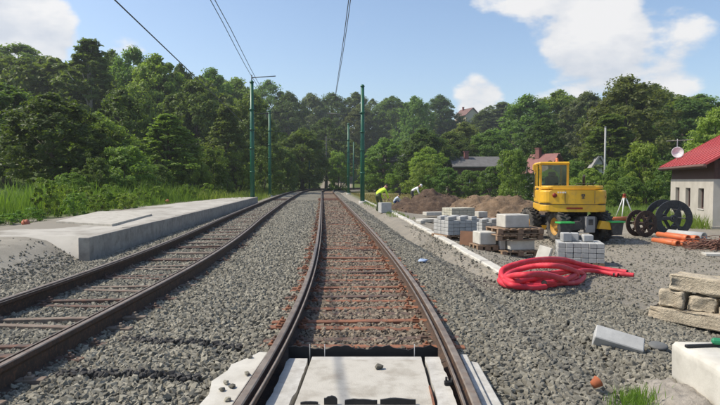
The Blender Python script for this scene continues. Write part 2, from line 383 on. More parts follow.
FM, FL = frames(MAIN), frames(LEFT)
_my = np.array([p.y for p in MAIN if p.y < 90]); _mx = np.array([p.x for p in MAIN if p.y < 90])
_ly = np.array([p.y for p in LEFT if p.y < 90]); _lx = np.array([p.x for p in LEFT if p.y < 90])
def mainX(y): return float(np.interp(y, _my, _mx))
def leftX(y): return float(np.interp(y, _ly, _lx))
def platX(y): return float(np.interp(y, [0, 12, 19.5, 30, 42], [-5.35, -5.58, -5.98, -6.62, -7.35]))
LOT = -.40
def ground(x, y):
    d = x - mainX(min(y, 85)); n = fbm(x * .5, y * .5, 3, 3) * .03
    if y > 88 or d < -40: base = -.35 + n
    elif d >= 2.2: base = -.04 + (LOT + .04) * sstep(2.3, 5.2, d) + n * sstep(2.2, 4, d) + fbm(x * .12, y * .12, 9, 2) * .07 * sstep(4, 8, d)
    elif x > platX(y) - .02: base = -.16
    else:
        e = platX(y) - x
        base = (.26 if y < 12.2 else .30) * sstep(-.1, 1.6, e) * (sstep(45, 40, y) if y > 12 else 1) + n
        if y <= 12.2: base -= .12 * sstep(1.0, 0, e)
        base += .25 * sstep(4, 9, e)
    if y > 84: base = min(base, -.35) if abs(d) < 14 else base
    hill = 25 * sstep(138, 262, y) + 11 * sstep(14, 60, -x - 4) * sstep(10, 60, y) + 6 * sstep(26, 60, x) * sstep(40, 90, y)
    return base + hill + (fbm(x * .03, y * .03, 1, 3) * 2 if hill > 2 else 0)

# ------------------------------------------------------------------ ground sheet
def axis(segs):
    out = [segs[0][0]]
    for a, b, st in segs:
        n = max(1, int(round((b - a) / st))); out += [a + (b - a) * (i + 1) / n for i in range(n)]
    return out
xs = axis([(-420, -80, 34), (-80, -22, 5), (-22, -9, .8), (-9, 9, .3), (9, 20, .6), (20, 80, 5), (80, 420, 34)])
ys = axis([(-60, 0, 10), (0, 2, 1), (2, 20, .3), (20, 50, .75), (50, 160, 4), (160, 560, 25)])
V = np.array([(x, y, ground(x, y)) for y in ys for x in xs]); nx, ny = len(xs), len(ys)
ii = np.array([(j * nx + i, j * nx + i + 1, (j + 1) * nx + i + 1, (j + 1) * nx + i) for j in range(ny - 1) for i in range(nx - 1)])
gm = np_mesh('ground', V, 4, ii.ravel(), None, True)
def lot_mask(x, y):
    d = x - mainX(min(y, 85)); w = fbm(x * .25, y * .25, 5, 3) * 1.6
    m = sstep(1.0, 2.4, d) * sstep(30 + w * 2, 25 + w * 2, y + max(0, x - 12) * .8)
    m = max(m, sstep(1.5, 2.4, d) * sstep(15.5 + w, 11 + w, x) * sstep(46 + w * 3, 38 + w * 3, y))       # soil around the heaps
    m = max(m, sstep(13 + w, 11 + w, y) * sstep(-13, -11, x) * sstep(-5, -5.6, d))                        # bare strip beside the platform
    m = max(m, sstep(-11.2 + w * .4, -10.2 + w * .4, x) * sstep(46, 40, y) * sstep(-5, -5.5, d))
    return max(m, sstep(-6, -5.6, d) * sstep(2.9, 2.4, d))
def dry_mask(x, y):
    return sstep(2, 4, x - mainX(min(y, 85))) * sstep(32, 40, y) * sstep(16, 10, x) * sstep(110, 90, y)
for an, fn in (('lot', lot_mask), ('dry', dry_mask)):
    a = gm.attributes.new(an, 'FLOAT', 'POINT'); a.data.foreach_set('value', [fn(v[0], v[1]) for v in V])
m = bpy.data.materials.new('ground_mix'); m.use_nodes = True; t = m.node_tree; nd = t.nodes; l = t.links; b = nd['Principled BSDF']; b.inputs['Roughness'].default_value = .97; b.inputs['Specular IOR Level'].default_value = .2
tcn = nd.new('ShaderNodeTexCoord')
def gz(sc, de=6, ro=.6):
    n = nd.new('ShaderNodeTexNoise'); n.inputs['Scale'].default_value = sc; n.inputs['Detail'].default_value = de; n.inputs['Roughness'].default_value = ro; l.new(tcn.outputs['Object'], n.inputs['Vector']); return n.outputs[0]
def gr(x, a, c, o0=0, o1=1):
    n = nd.new('ShaderNodeMapRange'); n.inputs[1].default_value = a; n.inputs[2].default_value = c; n.inputs[3].default_value = o0; n.inputs[4].default_value = o1; l.new(x, n.inputs[0]); return n.outputs[0]
def gx(f, a, c):
    n = nd.new('ShaderNodeMix'); n.data_type = 'RGBA'
    for i, v in ((0, f), (6, a), (7, c)):
        if isinstance(v, (float, int)): n.inputs[i].default_value = v
        elif isinstance(v, tuple): n.inputs[i].default_value = (*v, 1)
        else: l.new(v, n.inputs[i])
    return n.outputs[2]
def ga(nm):
    n = nd.new('ShaderNodeAttribute'); n.attribute_name = nm; return n.outputs['Fac']
dirt = gx(gr(gz(.7), .38, .62), (.325, .288, .228), (.245, .217, .172)); dirt = gx(gr(gz(9, 5, .7), .45, .65), dirt, (.225, .21, .18)); dirt = gx(gr(gz(2.2, 7, .7), .56, .70, 0, .7), dirt, (.38, .345, .285))
dirt = gx(gr(gz(45, 3, .7), .50, .66, 0, .55), dirt, (.13, .127, .12))
gras = gx(gr(gz(.5), .4, .6), (.065, .105, .02), (.10, .135, .032)); gras = gx(gr(gz(14, 4), .5, .7, 0, .6), gras, (.05, .06, .02))
dryg = gx(gr(gz(.8), .4, .6), (.24, .21, .10), (.16, .155, .06))
l.new(gx(ga('lot'), gx(ga('dry'), gras, dryg), dirt), b.inputs['Base Color'])
bn = nd.new('ShaderNodeBump'); bn.inputs['Strength'].default_value = .7; bn.inputs['Distance'].default_value = .04; l.new(gz(22, 9, .7), bn.inputs['Height']); l.new(bn.outputs[0], b.inputs['Normal'])
gm.materials.append(m); tag(link('ground', gm), kind='structure')

# ------------------------------------------------------------------ ballast bed and its stones
offs = [-5.75, -5.5, -5.2, -4.9, -4.5, -4.0, -3.5, -3.0, -2.5, -2.0, -1.5, -1.0, -.5, 0, .5, 1.0, 1.4, 1.8, 2.1, 2.4, 2.7]
def bed_z(o, p):
    z = fbm(p.x * .9, p.y * .9, 2, 3) * .018 - .042
    eb = float(np.interp(p.y, [9, 12, 17], [2.35, 2.0, 1.72]))
    z -= .24 * sstep(eb - .35, eb + .45, o) + .12 * sstep(-5.0, -5.75, o)
    z += .045 * math.exp(-((o + 1.8) / .55) ** 2)          # stones heaped between the two tracks
    return z
bv = []; rows = [f for f in FM if f[0].y > .2 or f[3] > 30]
for (p, t_, n_, s_) in rows:
    for o in offs:
        q = p + n_ * o; bv.append((q.x, q.y, bed_z(o, q)))
no = len(offs); bi = np.array([(j * no + i, j * no + i + 1, (j + 1) * no + i + 1, (j + 1) * no + i) for j in range(len(rows) - 1) for i in range(no - 1)])
bm_ = np_mesh('ballast_bed', bv, 4, bi.ravel(), MATS['bed'], True); tag(link('ballast_bed', bm_), kind='structure')

rv_ = []
for (p, t_, n_, s_) in rows:
    for o in (-.70, 0, .70): q = p + n_ * o; rv_.append((q.x, q.y, bed_z(o, q) + .006))
ri = [(j * 3 + i, j * 3 + i + 1, (j + 1) * 3 + i + 1, (j + 1) * 3 + i) for j in range(len(rows) - 1) if rows[j][0].y > 5.1 for i in range(2)]
tag(link('rusty_bed', np_mesh('rusty_bed', rv_, 4, np.array(ri).ravel(), MATS['bed_brown'], True)), kind='structure')

def stone_nodes(name, material, size, density, seed, zj=.012):
    g = bpy.data.node_groups.new(name, 'GeometryNodeTree')
    g.interface.new_socket('Geometry', in_out='INPUT', socket_type='NodeSocketGeometry'); g.interface.new_socket('Geometry', in_out='OUTPUT', socket_type='NodeSocketGeometry')
    n = g.nodes; l = g.links
    gi = n.new('NodeGroupInput'); go = n.new('NodeGroupOutput')
    dp = n.new('GeometryNodeDistributePointsOnFaces'); dp.distribute_method = 'RANDOM'; dp.inputs['Seed'].default_value = seed
    na = n.new('GeometryNodeInputNamedAttribute'); na.data_type = 'FLOAT'; na.inputs[0].default_value = 'dens'
    mu = n.new('ShaderNodeMath'); mu.operation = 'MULTIPLY'; mu.inputs[1].default_value = density
    l.new(na.outputs['Attribute'], mu.inputs[0]); l.new(mu.outputs[0], dp.inputs['Density']); l.new(gi.outputs[0], dp.inputs[0])
    def rv(lo, hi, sd):
        r = n.new('FunctionNodeRandomValue'); r.data_type = 'FLOAT_VECTOR'; r.inputs[0].default_value = lo; r.inputs[1].default_value = hi; r.inputs['Seed'].default_value = sd; return r.outputs[0]
    sp = n.new('GeometryNodeSetPosition'); l.new(dp.outputs[0], sp.inputs[0]); l.new(rv((0, 0, -zj * .5), (0, 0, zj * 1.5), 3), sp.inputs['Offset'])
    ji = n.new('GeometryNodeGeometryToInstance')
    for k in range(9):
        po = n.new('GeometryNodePoints'); po.inputs['Count'].default_value = 15 + k % 6; l.new(rv((-1, -1, -1), (1, 1, 1), 100 + k * 11 + seed), po.inputs['Position'])
        ch = n.new('GeometryNodeConvexHull'); l.new(po.outputs[0], ch.inputs[0])
        tr = n.new('GeometryNodeTransform'); tr.inputs['Scale'].default_value = (1.0, .82 + .05 * (k % 4), .72 + .05 * (k % 5)); l.new(ch.outputs[0], tr.inputs[0])
        sm = n.new('GeometryNodeSetMaterial'); sm.inputs['Material'].default_value = material; l.new(tr.outputs[0], sm.inputs[0])
        ss = n.new('GeometryNodeSetShadeSmooth'); ss.inputs['Shade Smooth'].default_value = False; l.new(sm.outputs[0], ss.inputs[0]); l.new(ss.outputs[0], ji.inputs[0])
    io = n.new('GeometryNodeInstanceOnPoints'); io.inputs['Pick Instance'].default_value = True
    l.new(sp.outputs[0], io.inputs['Points']); l.new(ji.outputs[0], io.inputs['Instance'])
    l.new(rv((-.6, -.6, 0), (.6, .6, 6.28), 5), io.inputs['Rotation'])
    r = n.new('FunctionNodeRandomValue'); r.data_type = 'FLOAT'; r.inputs[2].default_value = size * .55; r.inputs[3].default_value = size * 1.35; r.inputs['Seed'].default_value = 8
    sa = n.new('GeometryNodeInputNamedAttribute'); sa.data_type = 'FLOAT'; sa.inputs[0].default_value = 'siz'
    m2 = n.new('ShaderNodeMath'); m2.operation = 'MULTIPLY'; l.new(r.outputs[1], m2.inputs[0]); l.new(sa.outputs['Attribute'], m2.inputs[1]); l.new(m2.outputs[0], io.inputs['Scale'])
    l.new(io.outputs[0], go.inputs[0]); return g
def stones(name, label, verts, quads, dens, siz, material, size, density, seed):
    me = np_mesh(name, verts, 4, np.array(quads).ravel(), material)
    for an, vals in (('dens', dens), ('siz', siz)):
        a = me.attributes.new(an, 'FLOAT', 'POINT'); a.data.foreach_set('value', vals)
    o = tag(link(name, me), label, 'gravel', kind='stuff'); md = o.modifiers.new('stones', 'NODES'); md.node_group = stone_nodes(name, material, size, density, seed); return o
def strip(line, o0, o1, y0, y1, step, nfn, zfn, dfn, sfn):
    rws = [f for f in line if y0 <= f[0].y <= y1 and f[0].x < 6]; no = max(2, int((o1 - o0) / step) + 1); vv = []; dd = []; sz = []
    for (p, t_, n_, s_) in rws:
        for k in range(no):
            o = o0 + (o1 - o0) * k / (no - 1); q = p + n_ * o; vv.append((q.x, q.y, zfn(o, q))); dd.append(dfn(o, q)); sz.append(sfn(q))
    qq = [(j * no + i, j * no + i + 1, (j + 1) * no + i + 1, (j + 1) * no + i) for j in range(len(rws) - 1) for i in range(no - 1)]
    return vv, qq, dd, sz
near_d = lambda o, q: float(np.interp(q.y, [3, 9, 14, 22, 32, 46], [1, .8, .5, .3, .2, .1]))
near_s = lambda q: float(np.interp(q.y, [3, 9, 14, 22, 32, 46], [1, 1.08, 1.3, 1.6, 1.9, 2.4]))
SLAB_Y = 5.0
def d_main_out(o, q): return near_d(o, q) * (0 if q.y < SLAB_Y and -1.14 < o < 1.03 else 1)
vv, qq, dd, sz = strip(FM, -5.4, -.82, 2.8, 46, .15, None, bed_z, d_main_out, near_s)
stones('ballast_stones', 'grey crushed ballast stones between and beside the left rails', vv, qq, dd, sz, MATS['stone'], .0275, 1350, 1)
vv, qq, dd, sz = strip(FM, -.68, .68, 5.12, 46, .15, None, lambda o, q: bed_z(o, q) + .004, near_d, near_s)
stones('brown_ballast_stones', 'rust stained ballast stones between the rails of the middle track', vv, qq, dd, sz, MATS['stone_brown'], .0265, 1250, 2)
vv, qq, dd, sz = strip(FM, .82, 2.5, 2.8, 46, .15, None, bed_z, lambda o, q: d_main_out(o, q) * sstep(.25, -.05, o - float(np.interp(q.y, [9, 12, 17], [2.35, 2.0, 1.72]))), near_s)
stones('shoulder_ballast_stones', 'dark grey ballast stones on the right shoulder of the track', vv, qq, dd, sz, MATS['stone_dark'], .0275, 1350, 3)
# loose stones scattered over the yard at the right
gx_, gy_ = axis([(1.6, 12, .25)]), axis([(2.6, 20, .25)])
vv = [(x, y, ground(x, y) + (.05 * sstep(2.7, 2.0, x - mainX(y)))) for y in gy_ for x in gx_]; nn = len(gx_)
qq = [(j * nn + i, j * nn + i + 1, (j + 1) * nn + i + 1, (j + 1) * nn + i) for j in range(len(gy_) - 1) for i in range(nn - 1)]
def loose(x, y):
    d = x - mainX(y); w = fbm(x * .8, y * .8, 4, 3)
    a = sstep(1.8, 2.3, d) * max(sstep(9.6 + w, 7.6 + w, y + (x - 3) * .45) * sstep(3.5, 4.1, y + max(0, 2 - x)), .15 * sstep(.15, .45, w) * sstep(12, 8, y), .018)
    if 2.0 < x and y < 4.35: a *= .12
    return a
stones('loose_stones', 'dark crushed stones strewn over the yard at the right', vv, qq, [loose(v[0], v[1]) for v in vv], [1.1] * len(vv), MATS['stone_dark'], .027, 1300, 4)
# ------------------------------------------------------------------ tracks: grooved rails on steel sleepers
RAIL = [(-.08, 0), (.08, 0), (.08, .012), (.016, .03), (.014, .115), (.05, .132), (.082, .14), (.084, .170), (.080, .174), (.066, .172), (.062, .142), (.032, .142), (.029, .174), (.020, .180), (-.024, .180), (-.032, .174), (-.034, .142), (-.012, .118), (-.014, .03), (-.08, .012)]
def sweep(line, off, sgn, name, parent):
    bm = bmesh.new(); prev = None; np_ = len(RAIL)
    for (p, t_, n_, s_) in line:
        if p.y < .3 and s_ < 20: continue
        ring = [bm.verts.new((p + n_ * (off + sgn * x)) + Vector((0, 0, .192 - (.18 - z) * 1.24))) for (x, z) in RAIL]
        if prev:
            for i in range(np_):
                j = (i + 1) % np_; f = bm.faces.new((prev[i], prev[j], ring[j], ring[i])); f.material_index = 1 if i in (7, 8, 12, 13, 14) else 0; f.smooth = False
        else: bm.faces.new(ring)
        prev = ring
    bm.faces.new(prev); bmesh.ops.recalc_face_normals(bm, faces=bm.faces)
    me = bpy.data.meshes.new(name); bm.to_mesh(me); bm.free(); me.materials.append(MATS['rust_side']); me.materials.append(MATS['rail_head'])
    return link(name, me, None, parent)
def sleeper_mesh(w, m, seed):
    q = MB(); r_ = random.Random(seed)
    q.box((0, 0, 0), (2.0, w, .05), bevel=.006)
    for sx in (-1, 1):
        for dx in (-.125, .125):
            q.box((sx * .752 + dx, 0, .034), (.07, w * .7, .03), bevel=.006)
            q.tube([(sx * .752 + dx, 0, .045), (sx * .752 + dx, 0, .075)], .014, 6)
    me = q.mesh('sleeper'); me.materials.append(m); return me
def track(line, label, mats, y0, gap, lift=0, skew=.04):
    tr = empty('tram_track'); tag(tr, label, 'track')
    sweep(line, -.752, 1, 'rail', tr); sweep(line, .752, -1, 'rail', tr)
    ms = [sleeper_mesh(w, mm, i) for i, (w, mm) in enumerate(mats)]
    s = 0; k = 0; idx = 0; S0 = [f[3] for f in line]
    while True:
        s += gap[k % len(gap)]; k += 1
        while idx < len(line) - 1 and S0[idx] < s: idx += 1
        p, t_, n_, s_ = line[idx]
        if p.y > 52 or idx >= len(line) - 1: break
        p = p - t_ * (s_ - s)
        if p.y < y0: continue
        a = math.atan2(t_.y, t_.x) - math.pi / 2
        o = link('sleeper', ms[k % len(ms)], None, tr, (p.x + rnd.uniform(-.05, .05), p.y, .0 + rnd.uniform(-.016, .012) + lift - .04), (rnd.uniform(-.02, .02), rnd.uniform(-.006, .006), a + (skew if k % 2 else -skew) + rnd.uniform(-.02, .02)))
    return tr
track(FM, 'rusty tram track running straight ahead in the middle of the picture', [(.13, MATS['rust_orange']), (.10, MATS['rust_orange']), (.12, MATS['sleeper_dark'])], 5.32, (.27, .43), .020)
track(FL, 'tram track curving past the concrete platform edge', [(.10, MATS['sleeper_grey']), (.09, MATS['sleeper_grey']), (.10, MATS['sleeper_dark']), (.09, MATS['sleeper_dark'])], 1.2, (.30, .75), .030, .10)
for lab, a, c in (('strip of black stones across the ballast, the farther of two', (122, 340), (240, 348)), ('strip of black stones across the ballast, the nearer of two', (58, 374), (198, 380))):
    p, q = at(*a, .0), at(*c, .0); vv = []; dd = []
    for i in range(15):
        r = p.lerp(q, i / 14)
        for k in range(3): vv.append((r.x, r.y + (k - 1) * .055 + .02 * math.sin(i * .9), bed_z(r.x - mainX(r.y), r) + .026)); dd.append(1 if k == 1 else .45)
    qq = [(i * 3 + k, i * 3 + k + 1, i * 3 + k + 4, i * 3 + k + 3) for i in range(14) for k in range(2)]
    stones('black_stone_strip', lab, vv, qq, dd, [1] * len(vv), MATS['stone_black'], .027, 1700, 21)  # narrow band of near-black stones laid over the grey ballast
# grit over the yard
gx_, gy_ = axis([(1.6, 13, .5)]), axis([(7, 21, .5)])
vv = [(x, y, ground(x, y)) for y in gy_ for x in gx_]; nn = len(gx_)
qq = [(j * nn + i, j * nn + i + 1, (j + 1) * nn + i + 1, (j + 1) * nn + i) for j in range(len(gy_) - 1) for i in range(nn - 1)]
stones('yard_grit', 'fine grit and small stones trodden into the yard', vv, qq, [sstep(1.7, 2.2, v[0] - mainX(v[1])) * (.05 + .95 * sstep(-.05, .4, fbm(v[0] * .7, v[1] * .7, 14, 3))) for v in vv], [1] * len(vv), MATS['stone'], .0125, 330, 31)

# ------------------------------------------------------------------ concrete slab laid between the near rails
def lineX(Y, off): return mainX(Y) + off
sl = empty('track_slab', (0, 3.9, 0)); tag(sl, 'pale concrete slab between the near rails with black edge strips', 'slab')
def strip_poly(o0, o1, y0, y1, z0, z1, name, m, parent, n=8, jag=0, bev=.006, seed=1):
    r_ = random.Random(seed); ys_ = [y0 + (y1 - y0) * i / n for i in range(n + 1)]
    poly = [(lineX(y, o0) + r_.uniform(-jag, jag), y - 3.9) for y in ys_] + [(lineX(y, o1) + r_.uniform(-jag, jag), y - 3.9) for y in reversed(ys_)]
    return MB().prism(poly, z0, z1, bevel=bev).build(name, m, parent)
strip_poly(-.44, .50, 2.6, 4.86, -.12, .085, 'slab', MATS['concrete_pale'], sl)
strip_poly(-.44, .50, 4.866, 4.96, -.10, .080, 'slab_lip', MATS['foam'], sl)
strip_poly(-.64, -.475, 2.6, 4.93, -.12, .075, 'side_board', MATS['foam'], sl, n=26, jag=.010, seed=3)
strip_poly(.53, .655, 2.6, 4.93, -.12, .088, 'side_board', MATS['foam'], sl, n=26, jag=.006, seed=4)
strip_poly(.495, .508, 2.6, 4.2, -.1, .10, 'edge_strip', MATS['rust_orange'], sl)
tops = [(-.66 + i * .033, .125 + .016 * math.sin(i * .55) + .008 * math.sin(i * 1.7) + rnd.uniform(-.004, .004)) for i in range(41)]
q = MB(); q.prism([(-.66, -.10)] + [(.66, -.10)] + tops[::-1], 0, .012, M=Matrix.Translation((lineX(5.08, 0), 5.08 - 3.9, 0)) @ Matrix.Rotation(R(90), 4, 'X'))
q.build('rubber_sheet', MATS['black_rubber'], sl)
for (x0, x1, h) in ((-.24, -.15, .062), (-.10, .12, .042), (.14, .38, .048), (-.40, -.28, .025)):
    q = MB(); n = 7
    poly = [(x0, 0)] + [(x0 + (x1 - x0) * i / n, h * (.62 + .34 * math.sin(math.pi * (i + .5) / (n + 1)) + rnd.uniform(-.08, .08))) for i in range(n + 1)] + [(x1, 0)]
    q.prism(poly, 0, .016, M=Matrix.Translation((lineX(3.88, 0), 3.88 - 3.9, .083)) @ Matrix.Rotation(R(90), 4, 'X') ); q.build('rubber_flap', MATS['black_rubber'], sl)
for x in (-.46, -.33, .45):
    MB().tube([(lineX(4.8, x), 1.09, .0), (lineX(4.8, x), 1.09, .18)], .004, 6).build('wire_pin', MATS['pole_grey'], sl)
sp = at(379, 369, .085); tag(pebble('loose_stone', (.085, .065, .05), MATS['stone_dark'], sp, .4, 3), 'single dark stone lying on the pale slab between the rails', 'stone')
def side_piece(pts, z, name, label, m, cat, seed):
    q = MB(); base = Vector((sum(p.x for p in pts) / len(pts), sum(p.y for p in pts) / len(pts), 0))
    q.prism([(p.x - base.x, p.y - base.y) for p in pts], -.12, z, bevel=.008)
    return tag(q.build(name, m, None, base), label, cat)
def offp(o, y): return Vector((lineX(y, o), y, 0))
side_piece([offp(-.85, 2.6), offp(-.85, 5.12), offp(-.93, 5.14), offp(-.99, 4.95), offp(-1.10, 4.78), offp(-1.08, 4.62), offp(-1.15, 4.38), offp(-1.08, 4.1), offp(-1.12, 2.6)], .07, 'concrete_flank', 'broken white concrete strip outside the left rail of the near slab', MATS['white_block'], 'concrete', 1)
side_piece([offp(.84, 2.6), offp(.84, 4.98), offp(.90, 4.98), offp(.91, 2.6)], .095, 'foam_board', 'white board tight against the outside of the right near rail', MATS['foam'], 'board', 2)
side_piece([offp(.925, 2.6), offp(.915, 4.90), offp(.975, 4.86), offp(1.02, 2.6)], .06, 'foam_board', 'outer white board beside the right near rail, next to the stones', MATS['foam'], 'board', 3)
for i, (px, py) in enumerate(((250, 358), (232, 388), (226, 384), (222, 391), (228, 401), (247, 375))):
    p = at(px, py, .07); tag(pebble('loose_stone', (.055 + .014 * (i % 3), .05, .034), MATS['stone_dark' if i < 1 else 'stone'], p, i, i), None, 'stone')['label'] = ('dark stone on the white strip near its far end', 'largest of the stones on the white strip left of the rail', 'stone on the white strip, leftmost but one', 'leftmost stone lying on the white strip', 'nearest stone on the white strip at the bottom edge', 'small tan stone beside the rail on the white strip')[i]
q = MB(); q.box((0, 0, 0), (.07, .035, .03), bevel=.004); q.box((.03, 0, .022), (.03, .04, .03), bevel=.004); q.tube([(-.02, 0, 0), (-.02, 0, .045)], .009, 8)
tag(q.build('rail_clip', MATS['black_rubber'], None, at(449, 383, .105)), 'small dark rail clip on the white board inside the right rail', 'clip')

# ------------------------------------------------------------------ platform at the left
PZ = .43
pf = empty('platform', (-6, 12, 0)); tag(pf, 'low concrete tram platform under construction at the left', 'platform')
def pp(x, y, z=0): return Vector((x + 6, y - 12, z))
ye = [11.9, 14.4, 16.9, 19.4, 21.9, 24.4, 26.9, 29.4, 31.9, 34.4, 36.9, 39.4, 41.6]
for i in range(len(ye) - 1):                               # precast edge units with open joints
    y0, y1 = ye[i] + .014, ye[i + 1] - .014
    a, c = Vector((platX(y0), y0, 0)), Vector((platX(y1), y1, 0)); t_ = (c - a).normalized(); n_ = Vector((-t_.y, t_.x, 0))
    if n_.x > 0: n_ = -n_
    a2, c2 = a + n_ * .22, c + n_ * .22
    dz = rnd.uniform(-.008, .008)
    MB().prism([(v.x + 6, v.y - 12) for v in (a, c, c2, a2)], -.14, PZ + dz, bevel=.015).build('edge_unit', MATS['concrete_face'], pf)
pts = []; n = 30; lefts = [(11.9, -9.2), (14, -9.6), (18, -10.2), (22, -10.6), (26, -10.5), (32, -10.2), (38, -9.8), (42, -9.4)]
Lx = lambda y: float(np.interp(y, [a[0] for a in lefts], [a[1] for a in lefts])) + .25 * fbm(0, y * .7, 7, 3)
vv = []; nc = 26; n = 90; dirt_ = []
for j in range(n + 1):
    y = 11.92 + (41.6 - 11.92) * j / n
    for i in range(nc + 1):
        xr = platX(y) - .235; x = xr + (Lx(y) - xr) * i / nc
        z = PZ - .015 - .10 * sstep(.75, 1, i / nc) + fbm(x * .8, y * .8, 6, 3) * .012
        if i == nc or j == 0: z -= .45
        vv.append((x + 6, y - 12, z)); dirt_.append(min(1, sstep(.25, .75, i / nc + .5 * fbm(x * .5, y * .35, 17, 3)) * sstep(30, 22, y) + .5 * sstep(.1, .5, fbm(x * .6, y * .3, 23, 4)) + sstep(.9, 1, i / nc)))
qq = [(j * (nc + 1) + i, (j + 1) * (nc + 1) + i, (j + 1) * (nc + 1) + i + 1, j * (nc + 1) + i + 1) for j in range(n) for i in range(nc)]
dk = np_mesh('deck', vv, 4, np.array(qq).ravel(), MATS['platform_top'], True); da_ = dk.attributes.new('dirt', 'FLOAT', 'POINT'); da_.data.foreach_set('value', dirt_)
link('deck', dk, None, pf)
t = MATS['platform_top'].node_tree; pb = t.nodes['Principled BSDF']; old = pb.inputs['Base Color'].links[0].from_socket           # trodden earth lies over part of the deck
an_ = t.nodes.new('ShaderNodeAttribute'); an_.attribute_name = 'dirt'; nz_ = t.nodes.new('ShaderNodeTexNoise'); nz_.inputs['Scale'].default_value = 3.5; nz_.inputs['Detail'].default_value = 8; tcx = t.nodes.new('ShaderNodeTexCoord'); t.links.new(tcx.outputs['Object'], nz_.inputs['Vector'])
ad_ = t.nodes.new('ShaderNodeMath'); ad_.operation = 'ADD'; t.links.new(an_.outputs['Fac'], ad_.inputs[0]); t.links.new(nz_.outputs[0], ad_.inputs[1])
mr_ = t.nodes.new('ShaderNodeMapRange'); mr_.inputs[1].default_value = .85; mr_.inputs[2].default_value = 1.12; mr_.inputs[4].default_value = .88; t.links.new(ad_.outputs[0], mr_.inputs[0])
mx_ = t.nodes.new('ShaderNodeMix'); mx_.data_type = 'RGBA'; mx_.inputs[7].default_value = (.20, .178, .14, 1); t.links.new(mr_.outputs[0], mx_.inputs[0]); t.links.new(old, mx_.inputs[6]); t.links.new(mx_.outputs[2], pb.inputs['Base Color'])
ramp_v = []; nr, ncr = 30, 16
for j in range(nr + 1):
    y = 4.4 + 7.75 * j / nr
    for i in range(ncr + 1):
        e = -.25 + i * .42; x = platX(y) - e; zf = .06 + .36 * sstep(5.5, 11.6, y) - .05 * sstep(2.5, 5, e)
        z = -.10 + (zf + .10) * sstep(-.05, 1.35, e) + fbm(x * .9, y * .9, 12, 4) * .035 * sstep(11.9, 11, y)
        ramp_v.append((x, y, z - (.35 if i == ncr or j == 0 else 0)))
qq = [(j * (ncr + 1) + i, (j + 1) * (ncr + 1) + i, (j + 1) * (ncr + 1) + i + 1, j * (ncr + 1) + i + 1) for j in range(nr) for i in range(ncr)]
tag(link('gravel_ramp', np_mesh('gravel_ramp', ramp_v, 4, np.array(qq).ravel(), MATS['ramp_dirt'], True)), kind='structure')
rdens = [.006 + .9 * sstep(.7, .15, platX(v[1]) - v[0])  for v in ramp_v]
stones('fine_gravel', 'fine pale gravel on the ramp before the platform', ramp_v, qq, rdens, [.7] * len(ramp_v), MATS['stone'], .028, 900, 6)
sb = [at(56, 220, .5), at(112, 223, .5), at(152, 213, .5), at(128, 210, .5), at(98, 210.5, .5)]
base = sb[0].copy(); q = MB(); q.prism([(p.x - base.x, p.y - base.y) for p in sb], -.02, .05, bevel=.01)
tag(q.build('concrete_sheet', MATS['concrete_pale'], None, (base.x, base.y, PZ - .01)), 'thin pale concrete sheet raised on the platform deck', 'slab')
for lab, px, py, s in (('orange plastic cap in the dirt at the left edge of the platform', 27, 227, .75), ('small orange plastic cap at the far side of the platform by the weeds', 168, 203, .75)):
    p = at(px, py, .33); e = empty('marker_cap', p, .3); tag(e, lab, 'cap', 'orange caps on the platform')
    M = Matrix.Rotation(R(70), 4, 'Y') @ Matrix.Scale(s, 4)
    MB().lathe([(.0, .0), (.13, .0), (.15, .03), (.15, .20), (.13, .22), (.0, .22)], 14, M=M @ Matrix.Translation((-.12, 0, -.1))).build('cap_body', MATS['orange_plastic'], e)
    MB().lathe([(.15, .07), (.175, .07), (.175, .11), (.15, .11)], 14, M=M @ Matrix.Translation((-.12, 0, -.1)), closed=True).build('collar', MATS['terracotta'], e)

# ------------------------------------------------------------------ kerb line at the right of the track
kb = empty('kerb_line', (2, 12, 0)); tag(kb, 'line of white kerb stones laid beside the right ballast shoulder', 'kerb')
yk = 9.5; i = 0
def kerbX(y): return mainX(y) + float(np.interp(y, [9, 10, 16, 30, 48], [2.55, 2.6, 2.72, 2.95, 2.75]))
while yk < 48:
    y1 = yk + 1.0; a, c = Vector((kerbX(yk), yk, 0)), Vector((kerbX(y1), y1, 0)); mid = (a + c) / 2; an = math.atan2(c.y - a.y, c.x - a.x)
    if i == 0: kme = MB().box((0, 0, 0), (.992, .20, .26), bevel=.018).mesh('kerb_stone'); kme.materials.append(MATS['white_block'])
    link('kerb_stone', kme, None, kb, (mid.x - 2 + rnd.uniform(-.02, .02), mid.y - 12, -.12 + rnd.uniform(-.012, .012)), (0, 0, an + rnd.uniform(-.012, .012)))
    yk = y1; i += 1

